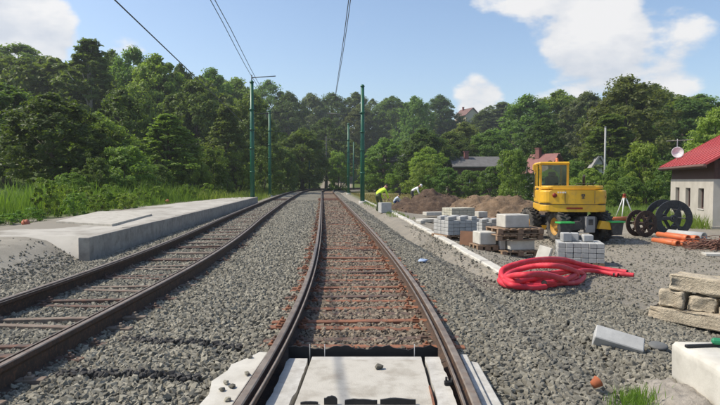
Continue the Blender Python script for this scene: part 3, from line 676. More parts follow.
# ------------------------------------------------------------------ poles and overhead wires
def pole(px, Y, top, r0, m, label, rings=True, arm=None, lean=0):
    p = atY(px, 190, Y); z0 = ground(p.x, p.y) - .3; H = atY(px, top, Y).z
    e = empty('catenary_pole', (p.x, p.y, z0)); tag(e, label, 'pole', 'overhead line poles')
    h = H - z0
    MB().tube([(0, 0, 0), (0, 0, h * .45), (lean, 0, h)], [r0, r0 * .92, r0 * .75], 12).build('shaft', m, e)
    if rings:
        for f, w in ((.28, 1.18), (.47, 1.15), (.62, 1.15), (.78, 1.2)):
            MB().lathe([(r0 * .9, -.05), (r0 * w, -.05), (r0 * w, .05), (r0 * .9, .05)], 12, M=Matrix.Translation((lean * f, 0, h * f)), closed=True).build('clamp_ring', m, e)
        MB().lathe([(0, .12), (r0 * .5, .1), (r0 * .95, 0), (r0 * .95, -.06), (0, -.06)], 12, M=Matrix.Translation((lean, 0, h))).build('cap', m, e)
        MB().lathe([(r0, 0), (r0 * 1.7, 0), (r0 * 1.7, .42), (r0, .42)], 12, closed=True).build('base_collar', MATS['concrete'], e)
    if arm:
        for (dz, dx, dz2, rr) in arm: MB().tube([(0, 0, h + dz), (dx, 0, h + dz2)], rr, 6).build('arm', MATS['wire'], e)
    return e, p, h + z0
P1 = pole(252.5, 41.5, 82, .17, MATS['pole_green'], 'tall green pole behind the far end of the platform, with a top arm', arm=[(.3, 1.7, .42, .035), (-.1, 0, .5, .04), (-2.3, 2.6, -2.1, .03)])
P2 = pole(270, 57, 111, .15, MATS['pole_green'], 'shorter green pole just right of the tall pole by the platform', arm=[(-2, 2.4, -1.9, .03)])
P3 = pole(362.5, 43, 86, .17, MATS['pole_green'], 'tallest green pole right of the middle track', arm=[(-2.2, -2.6, -2.0, .03)])
P4 = pole(348.5, 70, 124, .16, MATS['pole_green'], 'second green pole right of the track, behind the tallest', arm=[(-2, -2.6, -1.8, .03)])
pole(309.5, 92, 146, .13, MATS['pole_green'], 'faint green pole in the tree shade left of the rails', rings=False)
pole(326.5, 98, 136, .12, MATS['pole_dark'], 'thin dark pole standing at the vanishing point of the rails', rings=False)
pole(353.6, 104, 142, .13, MATS['pole_green'], 'thin far pole between the two green poles on the right', rings=False)
pole(391, 112, 150, .12, MATS['pole_green'], 'thin far green pole above the bending worker', rings=False)
def wire(pts, r, label, name='overhead_wire'):
    b_ = Vector(pts[0]); tag(MB().tube([Vector(p) - b_ for p in pts], r, 6).build(name, MATS['wire'], None, b_), label, 'wire', 'overhead wires')
def along(line, y0, y1, z, dx=0, sag=.0):
    fr = [f for f in line if y0 <= f[0].y <= y1][::6]
    return [(f[0].x + dx, f[0].y, z - sag * math.sin(math.pi * (f[0].y - y0) / (y1 - y0))) for f in fr]
wire(along(FM, 1, 86, 5.85), .0105, 'contact wire over the middle track, the left of the pair')
wire([(x + .10, y, z + .85 - .5 * math.sin(math.pi * min(1, y / 43))) for (x, y, z) in along(FM, 1, 86, 5.85)], .0105, 'carrying wire over the middle track, the right of the pair')
wire(along(FL, 1, 86, 5.85, .34), .0105, 'contact wire over the platform track, the right of the pair')
wire([(x + .12, y, z + .55 - .40 * math.sin(math.pi * min(1, y / 43))) for (x, y, z) in along(FL, 1, 86, 5.85)], .0105, 'carrying wire over the platform track, the left of the pair')
a, c = Vector((-5.0, 0, 6.40)), Vector((P1[1].x, P1[1].y, 5.1))
wire([a.lerp(c, i / 20) for i in range(21)], .018, 'thick feeder cable slanting down to the tall green pole at the left', 'feeder_cable')
# ------------------------------------------------------------------ things in the yard
def gp(px, py, dz=0):                          # photo pixel -> point standing on the yard ground
    z = LOT
    for _ in range(6):
        p = at(px, py, z); z = max(ground(p.x, p.y), -.6) + dz
    return Vector((p.x, p.y, z))
BOARD = {}
def pallet(loc, rz, label, L_=1.2, W_=.8, group='wooden pallets in the yard'):
    e = empty('pallet', loc, rz); tag(e, label, 'pallet', group)
    def bd(d, c):
        k = tuple(round(x, 3) for x in d)
        if k not in BOARD: BOARD[k] = MB().box((0, 0, 0), d, bevel=.004).mesh('board'); BOARD[k].materials.append(MATS['wood'])
        link('board', BOARD[k], None, e, (c[0] + rnd.uniform(-.004, .004), c[1] + rnd.uniform(-.004, .004), c[2]), (0, 0, rnd.uniform(-.008, .008)))
    for i in range(7): bd((.11, W_, .022), (-L_ / 2 + .055 + i * (L_ - .11) / 6, 0, .133))
    for y in (-1, 0, 1):
        bd((L_, .10, .021), (0, y * (W_ / 2 - .05), .0105)); bd((L_ - .004, .096, .02), (0, y * (W_ / 2 - .05), .111))
        for x in (-1, 0, 1): bd((.14, .098, .078), (x * (L_ / 2 - .07), y * (W_ / 2 - .05), .061))
    return e
def paver_stack(loc, rz, nx_, ny_, nz_, d, m, label, notch=True, shell=True, split=False, missing=()):
    e = empty('paver_stack', loc, rz); tag(e, label, 'pavers', 'stacks of concrete pavers')
    g = .006; me = MB().box((0, 0, 0), (d[0] - g, d[1] - g, d[2] - g), bevel=.008).mesh('paver'); me.materials.append(m)
    W_, D_ = nx_ * d[0], ny_ * d[1]
    for k in range(nz_):
        for j in range(ny_):
            for i in range(nx_):
                if k < nz_ - 1 and 0 < i < nx_ - 1 and 0 < j < ny_ - 1: continue
                if (i, j, k) in missing or (notch and k == nz_ - 1 and (i + j) % 2): continue
                link('paver', me, None, e, (-W_ / 2 + (i + .5) * d[0] + rnd.uniform(-.004, .004), -D_ / 2 + (j + .5) * d[1] + rnd.uniform(-.004, .004), (k + .5) * d[2]), (0, 0, rnd.uniform(-.012, .012)))
    return e
RZ = R(24)
for (px, py, nm, m, lab, pl, nz) in (
    (454, 240.5, 'a', 'paver', 'grey paver stack on a pallet right beside the kerb line, nearest the track', 'pallet under the grey paver stack beside the kerb line', 5),
    (487, 239.5, 'b', 'paver', 'grey paver stack behind the brown board, right of the kerb side stack', 'pallet under the grey paver stack behind the brown board', 5)):
    p = gp(px, py, .0) + Vector((.12, .55, 0)); pallet(p, RZ, pl, 1.1, .85)
    paver_stack(p + Vector((0, 0, .146)), RZ, 5, 4, nz, (.20, .20, .105), MATS[m], lab)
p = gp(456, 227) + Vector((.2, .6, 0)); pallet(p, RZ, 'pallet under the yellowish paver stack')
paver_stack(p + Vector((0, 0, .146)), RZ, 6, 4, 6, (.2, .2, .11), MATS['paver_yellow'], 'yellowish grey paver stack behind the two notched stacks', notch=False)
p = gp(484, 226) + Vector((.2, 1.2, 0)); pallet(p, RZ, 'pallet raised on another behind the stacks, under a grey block', 1.3, .9); 
for dz in (.146,): pallet(p + Vector((.03, 0, dz)), RZ + .05, 'upper one of the two pallets under the far grey block', 1.3, .9)
def block(name, loc, d, m, rot, label, cat='block', group='white concrete blocks in the yard', bev=.02):
    return tag(MB().box((0, 0, d[2] / 2), d, bevel=bev).build(name, m, None, loc, rot), label, cat, group)
block('concrete_block', p + Vector((-.1, 0, .30)), (.5, .4, .27), MATS['white_block'], (0, 0, RZ), 'grey white block on two pallets behind the paver stacks')
# cube of pavers in front of the excavator
p = gp(586, 266) + Vector((0, .45, 0)); RC = R(-14)
pallet(p + Vector((0, 0, -.08)), RC, 'pallet half sunk in the gravel under the paver cube before the excavator', 1.05, .85)
paver_stack(p + Vector((0, 0, .067)), RC, 6, 5, 4, (.172, .17, .115), MATS['paver'], 'cube of grey pavers in front of the excavator', notch=False)
zt = .067 + 4 * .115
for (dx, dy, d, rz, lab) in ((-.30, .05, (.22, .24, .21), .2, 'left grey block on top of the paver cube'), (-.07, .12, (.2, .22, .20), -.1, 'middle grey block on top of the paver cube'), (.20, .0, (.24, .2, .165), .15, 'right smaller grey block on top of the paver cube')):
    block('concrete_block', p + Vector((dx, dy, zt)), d, MATS['paver'], (0, 0, RC + rz), lab, group='blocks on the paver cube')
# pallets with white blocks next to the hose
p = gp(517, 257) + Vector((.05, .45, 0)); rp = R(10)
pallet(p, rp, 'lowest pallet of the pile with two white blocks', 1.0, .8)
block('concrete_block', p + Vector((.08, -.02, .146)), (.66, .55, .26), MATS['white_block'], (0, 0, rp), 'white block between the lower and upper pallets of the pile')
block('concrete_block', p + Vector((-.38, .05, .146)), (.16, .5, .255), MATS['concrete'], (0, 0, rp), 'narrow grey block at the left between the pallets of the pile')
pallet(p + Vector((-.05, 0, .408)), rp + .05, 'dark middle pallet of the pile, lower of the upper two', 1.25, .85)
pallet(p + Vector((0, .02, .556)), rp - .03, 'topmost pallet of the pile under the big white block', 1.2, .85)
block('concrete_block', p + Vector((-.05, 0, .704)), (.66, .5, .33), MATS['white_block'], (0, 0, rp + .05), 'big white block on top of the pallet pile')
p2 = gp(486, 251) + Vector((0, .3, 0)); pallet(p2, rp, 'small pallet under the white block beside the brown board', .55, .6)
block('concrete_block', p2 + Vector((.02, 0, .146)), (.44, .5, .32), MATS['white_block'], (0, 0, rp), 'white block on a small pallet between brown board and pallet pile')
p3 = gp(469, 247) + Vector((0, .3, 0)); tag(MB().box((0, 0, .19), (.42, .04, .38), bevel=.004).build('brown_board', MATS['board_brown'], None, p3, (R(-6), 0, R(-38))), 'dark brown board on edge beside the notched paver stack', 'board')
block('concrete_block', gp(541, 262.5) + Vector((0, 0, -.02)), (.34, .12, .42), MATS['white_block'], (R(-20), R(10), R(-46)), 'white slab leaning at the right foot of the pallet pile, behind the hose', cat='slab')
# scattered white slabs left of the stacks
for (px, py, d, rz, dz, lab) in ((428, 222.5, (.9, .5, .16), .5, 0, 'flat white slab lying nearest the kerb among the scattered slabs'), (434, 217.5, (1.1, .5, .2), .35, .1, 'long white slab behind the flat slab by the kerb'),
                                 (428, 213, (.4, .35, .5), .2, 0, 'upright white block below the tilted plywood sheet'), (437, 212, (.7, .4, .3), .4, 0, 'white block between upright block and yellowish stack'), (421, 224, (.3, .3, .14), .8, 0, 'small white lump at the left end of the slabs')):
    block('concrete_slab', gp(px, py) + Vector((0, .2, dz)), d, MATS['white_block'], (0, 0, rz), lab, cat='slab', group='scattered white slabs')
p = gp(433, 213) + Vector((.1, .5, .42)); tag(MB().box((0, 0, .1), (1.0, .6, .022)).build('plywood_sheet', MATS['ply'], None, p, (R(28), R(20), R(-12))), 'tan plywood sheet tilted on the white slabs', 'sheet')
p = gp(385, 213); tag(MB().box((0, 0, .26), (.56, .45, .52), bevel=.015).build('concrete_block', MATS['paver'], None, p + Vector((0, .25, 0)), (0, 0, R(20))), 'grey block standing before the bending worker in the bright vest', 'block')

# red corrugated hose
def hose(name, path, r, label, ends=True):
    e = empty(name, path[0]); tag(e, label, 'hose', 'red corrugated hoses'); b_ = Vector(path[0])
    P = [Vector(p) - b_ for p in path]; out = [P[0]]; acc = 0                     # resample, then ribs
    fine = []
    for i in range(len(P) - 1):
        n = max(1, int((P[i + 1] - P[i]).length / .018)); fine += [P[i].lerp(P[i + 1], k / n) for k in range(n)]
    fine.append(P[-1]); rr = [r * (1.0 if i % 2 else .93) for i in range(len(fine))]
    MB().tube(fine, rr, 10, cap=False).build('hose_wall', MATS['hose_red'], e, recalc=False)
    if ends:
        for a, c in ((fine[0], fine[1]), (fine[-1], fine[-2])):
            t_ = (c - a).normalized()
            MB().tube([a + t_ * .005, a + t_ * .09], [r * .9, r * .86], 10, cap=True).build('bore', MATS['black_rubber'], e)
    return e
def spl(pts, n=14):
    P = [Vector(p) for p in pts]; out = []
    for i in range(len(P) - 1):
        p0, p1, p2, p3 = P[max(i - 1, 0)], P[i], P[i + 1], P[min(i + 2, len(P) - 1)]
        for k in range(n):
            t = k / n; out.append(.5 * ((2 * p1) + (p2 - p0) * t + (2 * p0 - 5 * p1 + 4 * p2 - p3) * t * t + (3 * p1 - p0 - 3 * p2 + p3) * t ** 3))
    return out + [P[-1]]
HR = .047
def hp(px, py, k=0): p = gp(px, py); p.z += HR + k * HR * 1.9; return p
def hg(px, py, zz):                                    # hose point zz above the ground, seen at px, py
    z = LOT + zz
    for _ in range(6): p = at(px, py, z); z = ground(p.x, p.y) + zz
    return p
loops = []
cc = hg(543, 276, HR); 
for lab, seq in (
  ('red hose coil lying outermost, its tail running out to the right', [(634, 275, .07), (610, 273, .07), (590, 270, .08), (572, 266, .18), (553, 262, .27), (533, 262, .22), (512, 268, .12), (501, 275, .07), (507, 283, .065), (525, 286, .065), (550, 285, .065), (568, 281, .07), (577, 276, .14), (572, 270, .27), (556, 266, .36), (535, 266, .30), (515, 271, .19), (506, 277, .16), (514, 282, .14), (530, 279, .15), (548, 279, .065)]),
  ('second red hose looping over the coil, with a cut end at its front', [(627, 272, .10), (600, 268, .12), (580, 264, .22), (566, 260, .32), (549, 259, .36), (530, 261, .32), (510, 266, .24), (502, 271, .17), (504, 278, .10), (518, 280, .09), (534, 275, .20), (556, 273, .22), (574, 271, .22), (584, 275, .10), (578, 282, .065), (560, 283, .07), (544, 283, .12)]),
  ('thin looking red hose strand lying flat at the front of the coil', [(560, 264, .20), (540, 263, .17), (518, 269, .09), (504, 277, .055), (500, 281, .055), (510, 286, .055), (532, 284, .055), (554, 281, .12), (571, 277, .16), (580, 271, .17), (596, 271, .10), (618, 275, .055)]),
  ('short red hose end curled inside the coil', [(566, 281, .15), (556, 277, .24), (540, 274, .30), (524, 275, .30), (512, 276, .22), (505, 280, .12), (512, 285, .12), (530, 288, .065), (545, 287, .065)])):
    hose('red_hose', spl([hg(*s) for s in seq]), HR, lab)

# ------------------------------------------------------------------ wheeled excavator
def excavator(loc, yaw):
    e = empty('wheeled_excavator', loc, yaw); tag(e, 'yellow wheeled excavator seen from behind with green topped outriggers', 'excavator')
    Yl, Dk = MATS['ex_yellow'], MATS['ex_dark']
    # chassis (x right, y forward, z up)
    ch = MB(); ch.box((0, .1, .62), (.85, 2.5, .34), bevel=.04); ch.box((0, .1, .84), (1.0, 1.1, .14), bevel=.03); ch.box((0, -1.05, .66), (.62, .5, .42), bevel=.04)
    low = [ch.build('chassis', Dk, e)]
    for y in (-.75, 1.15): low.append(MB().tube([(-.85, y, .53), (.85, y, .53)], .11, 10).build('axle', Dk, e))
    def wheel(x, y):
        s = 1 if x > 0 else -1; Rw, w = .53, .36
        M = Matrix.Rotation(R(90), 4, 'Y')
        ty = MB(); ty.lathe([(.30, -w / 2), (.42, -w / 2 - .01), (.49, -w / 2 + .03), (Rw - .03, -w / 4), (Rw - .03, w / 4), (.49, w / 2 - .03), (.42, w / 2 + .01), (.30, w / 2)], 32, M=M, closed=True)
        for k in range(22):
            for sd in (-1, 1):
                a = 2 * math.pi * (k + (.5 if sd > 0 else 0)) / 22
                ty.box((sd * .085, 0, Rw - .015), (.19, .062, .05), rot=(0, 0, sd * .45), bevel=.008, M=Matrix.Rotation(a, 4, 'X'))
        wh = ty.build('wheel', MATS['tyre'], e, (x, y, Rw)); low.append(wh)
        MB().lathe([(.31, -.12 * s), (.31, .13 * s), (.27, .15 * s), (.24, .06 * s), (.12, .03 * s), (.12, .11 * s), (.0, .12 * s)], 24, M=M).build('rim', MATS['rim'], wh)
        for k in range(8):
            a = 2 * math.pi * k / 8; MB().tube([(.03 * s, .17 * math.cos(a), .17 * math.sin(a)), (.075 * s, .17 * math.cos(a), .17 * math.sin(a))], .016, 6).build('wheel_nut', Dk, wh)
    for x in (-.78, .78):
        for y in (-.75, 1.15): wheel(x, y)
    # rear support: two outriggers with green topped plates
    for s in (-1, 1):
        arm = MB(); arm.prism([(s * .28, .48), (s * .40, .74), (s * .72, .70), (s * 1.12, .62), (s * 1.12, .48), (s * .78, .44)], -.09, .09, M=Matrix.Translation((0, -1.32, 0)) @ Matrix.Rotation(R(90), 4, 'X'), bevel=.015)
        o = arm.build('outrigger', Yl if s > 0 else Dk, e); low.append(o)
        MB().box((s * .92, -1.36, .70), (.52, .34, .05), bevel=.01).build('green_plate', MATS['ex_green'], o)
        MB().prism([(s * .68, .70), (s * 1.16, .70), (s * 1.10, .28), (s * .78, .28)], -.05, .05, M=Matrix.Translation((0, -1.42, 0)) @ Matrix.Rotation(R(90), 4, 'X'), bevel=.01).build('support_plate', Dk, o)
        MB().box((s * .92, -1.36, .20), (.40, .34, .05), bevel=.012).build('foot', Dk, o)
    low.append(MB().box((0, -1.30, .62), (.34, .16, .52), bevel=.02).build('ladder_panel', MATS['wall_grey'], e))
    low.append(MB().box((.0, -1.385, .70), (.16, .02, .18), bevel=.006).build('step_plate', Dk, e))
    for o in low:                                             # the chassis stands turned under the upper body
        a = R(22); x, y = o.location.x, o.location.y; o.location = (x * math.cos(a) - y * math.sin(a), x * math.sin(a) + y * math.cos(a), o.location.z); o.rotation_euler.z = a
    e.scale = (.95, .95, .97)
    MB().lathe([(0, .86), (.62, .86), (.66, .89), (.66, .99), (.60, 1.0), (0, 1.0)], 28).build('turntable', Dk, e)
    # upper body: rounded counterweight at the rear
    def rear_poly(w, y0, y1, r, n=6):
        pts = [(-w, y1), (-w, y0 + r)]
        for i in range(1, n + 1):
            a = math.pi + (math.pi / 2) * i / n; pts.append((-w + r + r * math.cos(a), y0 + r + r * math.sin(a)))
        nb = 8
        for i in range(1, nb): 
            f = i / nb; pts.append((-w + r + (2 * w - 2 * r) * f, y0 - .07 * math.sin(math.pi * f)))
        for i in range(0, n + 1):
            a = 1.5 * math.pi + (math.pi / 2) * i / n; pts.append((w - r + r * math.cos(a), y0 + r + r * math.sin(a)))
        pts += [(w, y1)]
        return pts
    MB().prism(rear_poly(1.05, -1.24, .9, .34), 1.02, 1.26, bevel=.05).build('lower_body', Yl, e)
    MB().prism(rear_poly(1.06, -1.27, .2, .36), 1.275, 1.72, bevel=.06).build('counterweight', Yl, e)
    hood = MB(); hood.prism(rear_poly(.98, -1.17, .75, .34), 1.735, 1.86, bevel=.045); hood.build('engine_hood', Yl, e)
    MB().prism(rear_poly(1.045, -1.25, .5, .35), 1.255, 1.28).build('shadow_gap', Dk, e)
    for x, z in ((-.62, 1.55), (.94, 1.50)):
        y = -1.285 if abs(x) < .8 else -1.13
        lm = MB().lathe([(0, .03), (.062, .03), (.075, .0), (.075, -.05)], 16, M=Matrix.Translation((x, y, z)) @ Matrix.Rotation(R(90), 4, 'X') @ (Matrix.Rotation(R(42 if x > .8 else 0), 4, 'Y'))).build('tail_lamp', MATS['lamp_red'], e)
    em = MB()
    for (x, z, w, h) in ((.26, 1.585, .10, .022), (.225, 1.55, .035, .06), (.295, 1.55, .035, .06), (.26, 1.50, .03, .07), (.26, 1.46, .09, .02)): em.box((x, -1.347, z), (w, .02, h))
    em.build('emblem', Dk, e)
    lt = MB()
    for i, (x, w) in enumerate(((-.52, .05), (-.455, .04), (-.40, .03), (-.35, .05), (-.29, .04))): lt.box((x, -1.336, 1.645), (w * .8, .02, .05))
    lt.build('pale_lettering', MATS['cloth_white'], e)
    for x in (-.30, .62):
        MB().box((x, -1.333, 1.50), (.012, .02, .40)).build('panel_seam', Dk, e)
    gv = MB()
    for k in range(6): gv.box((.78, -1.20, 1.40 + k * .04), (.20, .03, .014), rot=(0, 0, .35))
    q = gv.build('vent_slats', Dk, e); q['kind'] = 'stuff'
    for x in (-.45, .45): MB().tube([(x, -1.0, 1.86), (x, -1.0, 1.93), (x + .18, -1.0, 1.93), (x + .18, -1.0, 1.86)], .014, 6).build('lift_handle', Dk, e)
    MB().tube([(.12, -.9, .96), (.25, -1.25, .80), (.10, -1.45, .62), (-.05, -1.42, .50)], .02, 6).build('hydraulic_hose', MATS['black_rubber'], e)
    MB().tube([(-.12, -.9, .96), (-.30, -1.3, .84), (-.42, -1.40, .66)], .02, 6).build('hydraulic_hose', MATS['black_rubber'], e)
    MB().box((0, -1.318, 1.14), (.5, .03, .05)).build('reflector_strip', MATS['lamp_red'], e)
    MB().tube([(.55, .1, 1.8), (.55, .1, 2.12), (.55, .02, 2.2)], .045, 10).build('exhaust', Dk, e)
    # cab at the left
    x0, x1, y0, y1, z0, z1 = -1.02, -.06, -.62, .86, 1.26, 2.62
    cab = empty('cab'); cab.parent = e; cab = MB()
    for (x, y) in ((x0 + .04, y0 + .05), (x1 - .04, y0 + .05), (x0 + .04, y1 - .05), (x1 - .04, y1 - .05), (x0 + .04, .22)):
        cab.box((x, y, (z0 + z1) / 2 + .28), (.075, .075, z1 - z0 - .56), bevel=.012)
    cab.box(((x0 + x1) / 2, (y0 + y1) / 2, z0 + .29), (x1 - x0, y1 - y0, .56), bevel=.03)
    co = cab.build('cab', Yl, e)
    bpy.data.objects.remove(bpy.data.objects['cab'], do_unlink=True) if bpy.data.objects['cab'].type == 'EMPTY' else None
    co.name = 'cab'
    MB().box(((x0 + x1) / 2, (y0 + y1) / 2, z1 - .02), (x1 - x0 + .05, y1 - y0 + .1, .10), bevel=.04).build('roof', Yl, co)
    MB().box(((x0 + x1) / 2, y0 + .035, 2.20), (x1 - x0 - .14, .012, .76)).build('rear_window', MATS['cab_glass'], co)
    MB().box((x0 + .03, -.18, 2.2), (.012, .66, .76)).build('side_window', MATS['cab_glass'], co)
    MB().box((x1 - .03, .1, 2.2), (.012, 1.3, .76)).build('side_window', MATS['cab_glass'], co)
    MB().box(((x0 + x1) / 2, y1 - .035, 2.2), (x1 - x0 - .14, .012, .76)).build('windscreen', MATS['cab_glass'], co)
    dr = MB().box((x0 - .004, .53, 1.55), (.03, .52, .5), bevel=.01).build('door', Yl, co)
    MB().box((x0 + .03, .53, 2.2), (.012, .5, .76)).build('door_glass', MATS['cab_glass'], dr); MB().box((x0 - .03, .36, 1.72), (.03, .12, .03)).build('handle', Dk, dr)
    MB().box((x0 - .018, -.2, 1.72), (.012, .5, .12)).build('side_vent', Dk, co)
    seat = MB(); seat.box((-.56, .05, 1.62), (.46, .46, .14), bevel=.04); seat.box((-.56, -.2, 1.92), (.44, .12, .50), bevel=.04, rot=(R(-6), 0, 0)); seat.box((-.56, -.24, 2.24), (.24, .09, .16), bevel=.03); seat.build('seat', Dk, co)
    mr = MB(); mr.tube([(x0, .8, 2.35), (x0 - .22, .86, 2.45)], .014, 6); mr.box((x0 - .26, .86, 2.40), (.05, .15, .26), bevel=.015); mr.build('mirror', Dk, co)
    mr = MB(); mr.tube([(x0, y0 + .12, 2.50), (x0 - .14, y0 + .02, 2.52)], .012, 6); mr.box((x0 - .17, y0 + .0, 2.46), (.12, .05, .20), bevel=.015); mr.build('work_lamp', Yl, co)
    bl = MB().lathe([(0, .12), (.04, .11), (.05, .05), (.05, 0), (.06, 0), (.06, -.02), (0, -.02)], 12, M=Matrix.Translation((-.42, -.35, 2.67))).build('beacon', MATS['pipe_orange'], co)
    hr = MB(); hr.tube([(x0 - .03, .24, 1.4), (x0 - .06, .24, 1.5), (x0 - .06, .24, 2.2), (x0 - .03, .24, 2.3)], .014, 6); hr.build('grab_rail', Dk, co)
    rl = MB(); rl.tube([(.1, -.95, 1.85), (.1, -.95, 1.93), (.85, -.95, 1.93), (.85, -.95, 1.85)], .013, 6); rl.build('hood_rail', Dk, e)
    # boom folded down ahead of the machine
    bo = MB().prism([(1.1, 1.0), (1.15, 1.30), (2.2, 1.86), (3.1, 1.72), (3.15, 1.52), (2.3, 1.55), (1.5, 1.10)], -.14, .14, M=Matrix.Translation((.25, 0, 0)) @ Matrix(((0, 0, 1, 0), (1, 0, 0, 0), (0, 1, 0, 0), (0, 0, 0, 1))), bevel=.02).build('boom', Yl, e)
    MB().prism([(2.95, 1.80), (3.25, 1.75), (3.35, .6), (3.15, .5)], -.1, .1, M=Matrix.Translation((.25, 0, 0)) @ Matrix(((0, 0, 1, 0), (1, 0, 0, 0), (0, 1, 0, 0), (0, 0, 0, 1))), bevel=.02).build('dipper_arm', Yl, e)
    bk = MB().prism([(3.1, .62), (3.4, .62), (3.5, .2), (3.2, .02), (2.8, .05), (2.85, .12), (3.1, .22)], -.4, .4, M=Matrix.Translation((.25, 0, 0)) @ Matrix(((0, 0, 1, 0), (1, 0, 0, 0), (0, 1, 0, 0), (0, 0, 0, 1)))).build('bucket', Dk, e)
    MB().tube([(.25, 1.25, 1.06), (.25, 2.1, 1.45)], .055, 10).build('boom_cylinder', Dk, e)
    for x in (-.3, .3): MB().box((x, 1.85, .45), (.9 if x < 0 else .8, .1, .5), bevel=.02).build('dozer_blade', Yl, e) if x < 0 else None
    return e
pe = gp(577, 243.5); EXY = R(-10)
ex_loc = Vector((pe.x, pe.y + .9, ground(pe.x, pe.y + .9)))
excavator(ex_loc, EXY)

# ------------------------------------------------------------------ people
def figure(name, loc, rz, J, label, mats, hair='hair', helmet=None, scale=1):
    """J: joint positions; one continuous skinned body, clothing by zone"""
    e = empty(name, loc, rz); tag(e, label, 'person'); e.scale = (scale,) * 3
    ch = [('pelvis', None, .125), ('waist', 'pelvis', .12), ('chest', 'waist', .145), ('neckb', 'chest', .075), ('neck', 'neckb', .052), ('head', 'neck', .085), ('crown', 'head', .088)]
    for s in 'lr': ch += [('sh' + s, 'chest', .075), ('el' + s, 'sh' + s, .05), ('wr' + s, 'el' + s, .036), ('ha' + s, 'wr' + s, .042), ('hip' + s, 'pelvis', .098), ('kn' + s, 'hip' + s, .068), ('an' + s, 'kn' + s, .046), ('to' + s, 'an' + s, .042)]
    names = [c[0] for c in ch]; me = bpy.data.meshes.new('body')
    me.from_pydata([J[n] for n in names], [(names.index(c[1]), i) for i, c in enumerate(ch) if c[1]], [])
    o = link('body', me, None, e); md = o.modifiers.new('skin', 'SKIN'); md.use_smooth_shade = True
    for i, c in enumerate(ch): me.skin_vertices[0].data[i].radius = (c[2], c[2])
    me.skin_vertices[0].data[0].use_root = True
    o.modifiers.new('sub', 'SUBSURF').levels = 2; o.modifiers['sub'].render_levels = 2
    dg = bpy.context.evaluated_depsgraph_get(); ev = o.evaluated_get(dg); m2 = bpy.data.meshes.new_from_object(ev); o.modifiers.clear(); o.data = m2; m2.name = 'body'
    m2.materials.clear()
    for m in mats: m2.materials.append(MATS[m])              # 0 skin, 1 upper, 2 lower, 3 shoes
    segs = [(i, names.index(c[1]), c[0]) for i, c in enumerate(ch) if c[1]]
    for p in m2.polygons:
        best = None; bd = 9
        for i, k, nm in segs:
            a, b_ = Vector(J[names[k]]), Vector(J[names[i]]); d = b_ - a; t_ = max(0, min(1, (p.center - a).dot(d) / max(1e-6, d.length_squared))); q = (p.center - a - d * t_).length
            if q < bd: bd = q; best = nm
        z = best[:2]
        p.material_index = 0 if best in ('neck', 'head', 'crown') or z in ('ha',) else 3 if z == 'to' else 2 if z in ('hi', 'kn', 'an') and best != 'waist' else (0 if z == 'wr' and len(mats) > 4 else 1)
        p.use_smooth = True
    hd, cr, nk = Vector(J['head']), Vector(J['crown']), Vector(J['neck']); up = (cr - nk).normalized(); f = Vector(J['face']).normalized(); f = (f - up * f.dot(up)).normalized(); sd = up.cross(f)
    def onhead(u, fo, s): return hd + up * u + f * fo + sd * s
    B = Matrix((sd, f, up)).transposed().to_4x4()
    hm = MB(); M = Matrix.Translation(hd + up * .055) @ B
    hm.lathe([(.103 * math.sin(a), .108 * math.cos(a)) for a in [i * math.pi * .56 / 7 for i in range(8)]], 16, M=M @ Matrix.Translation((0, -.015, .0)))
    if helmet:
        hm.box((0, .10, .0), (.16, .10, .012), M=M, bevel=.004); hm.build('helmet', MATS[helmet], e)
    else: hm.build('hair', MATS[hair], e)
    ns = MB(); ns.prism([(-.014, 0), (.014, 0), (0, .05)], 0, .028, M=Matrix.Translation(onhead(0, .082, 0)) @ B @ Matrix.Rotation(R(-90), 4, 'X') @ Matrix.Rotation(math.pi, 4, 'Z')); ns.build('nose', MATS['skin'], e)
    for s in (-1, 1):
        MB().lathe([(0, .008), (.013, .0), (0, -.008)], 8, M=Matrix.Translation(onhead(.03, .086, s * .032)) @ B).build('eye', MATS['hair'], e)
        MB().box((0, 0, 0), (.014, .035, .055), bevel=.005, M=Matrix.Translation(onhead(.01, 0, s * .092)) @ B).build('ear', MATS['skin'], e)
        ha, wr = Vector(J['ha' + ('l' if s < 0 else 'r')]), Vector(J['wr' + ('l' if s < 0 else 'r')]); d = (ha - wr).normalized(); a = d.cross(Vector((0, 0, 1))); a = a.normalized() if a.length > .1 else Vector((1, 0, 0)); n_ = a.cross(d)
        for k in range(4): MB().tube([ha + d * .01 + a * (k - 1.5) * .02, ha + d * .055 + a * (k - 1.5) * .021, ha + d * (.085 + .008 * (1 - abs(k - 1.4))) + a * (k - 1.5) * .02 - n_ * .02], [.010, .009, .007], 6).build('finger', MATS['skin'], e)
        MB().tube([ha - d * .02 + a * .03, ha + d * .02 + a * .055, ha + d * .045 + a * .055], [.011, .010, .008], 6).build('thumb', MATS['skin'], e)
    return e
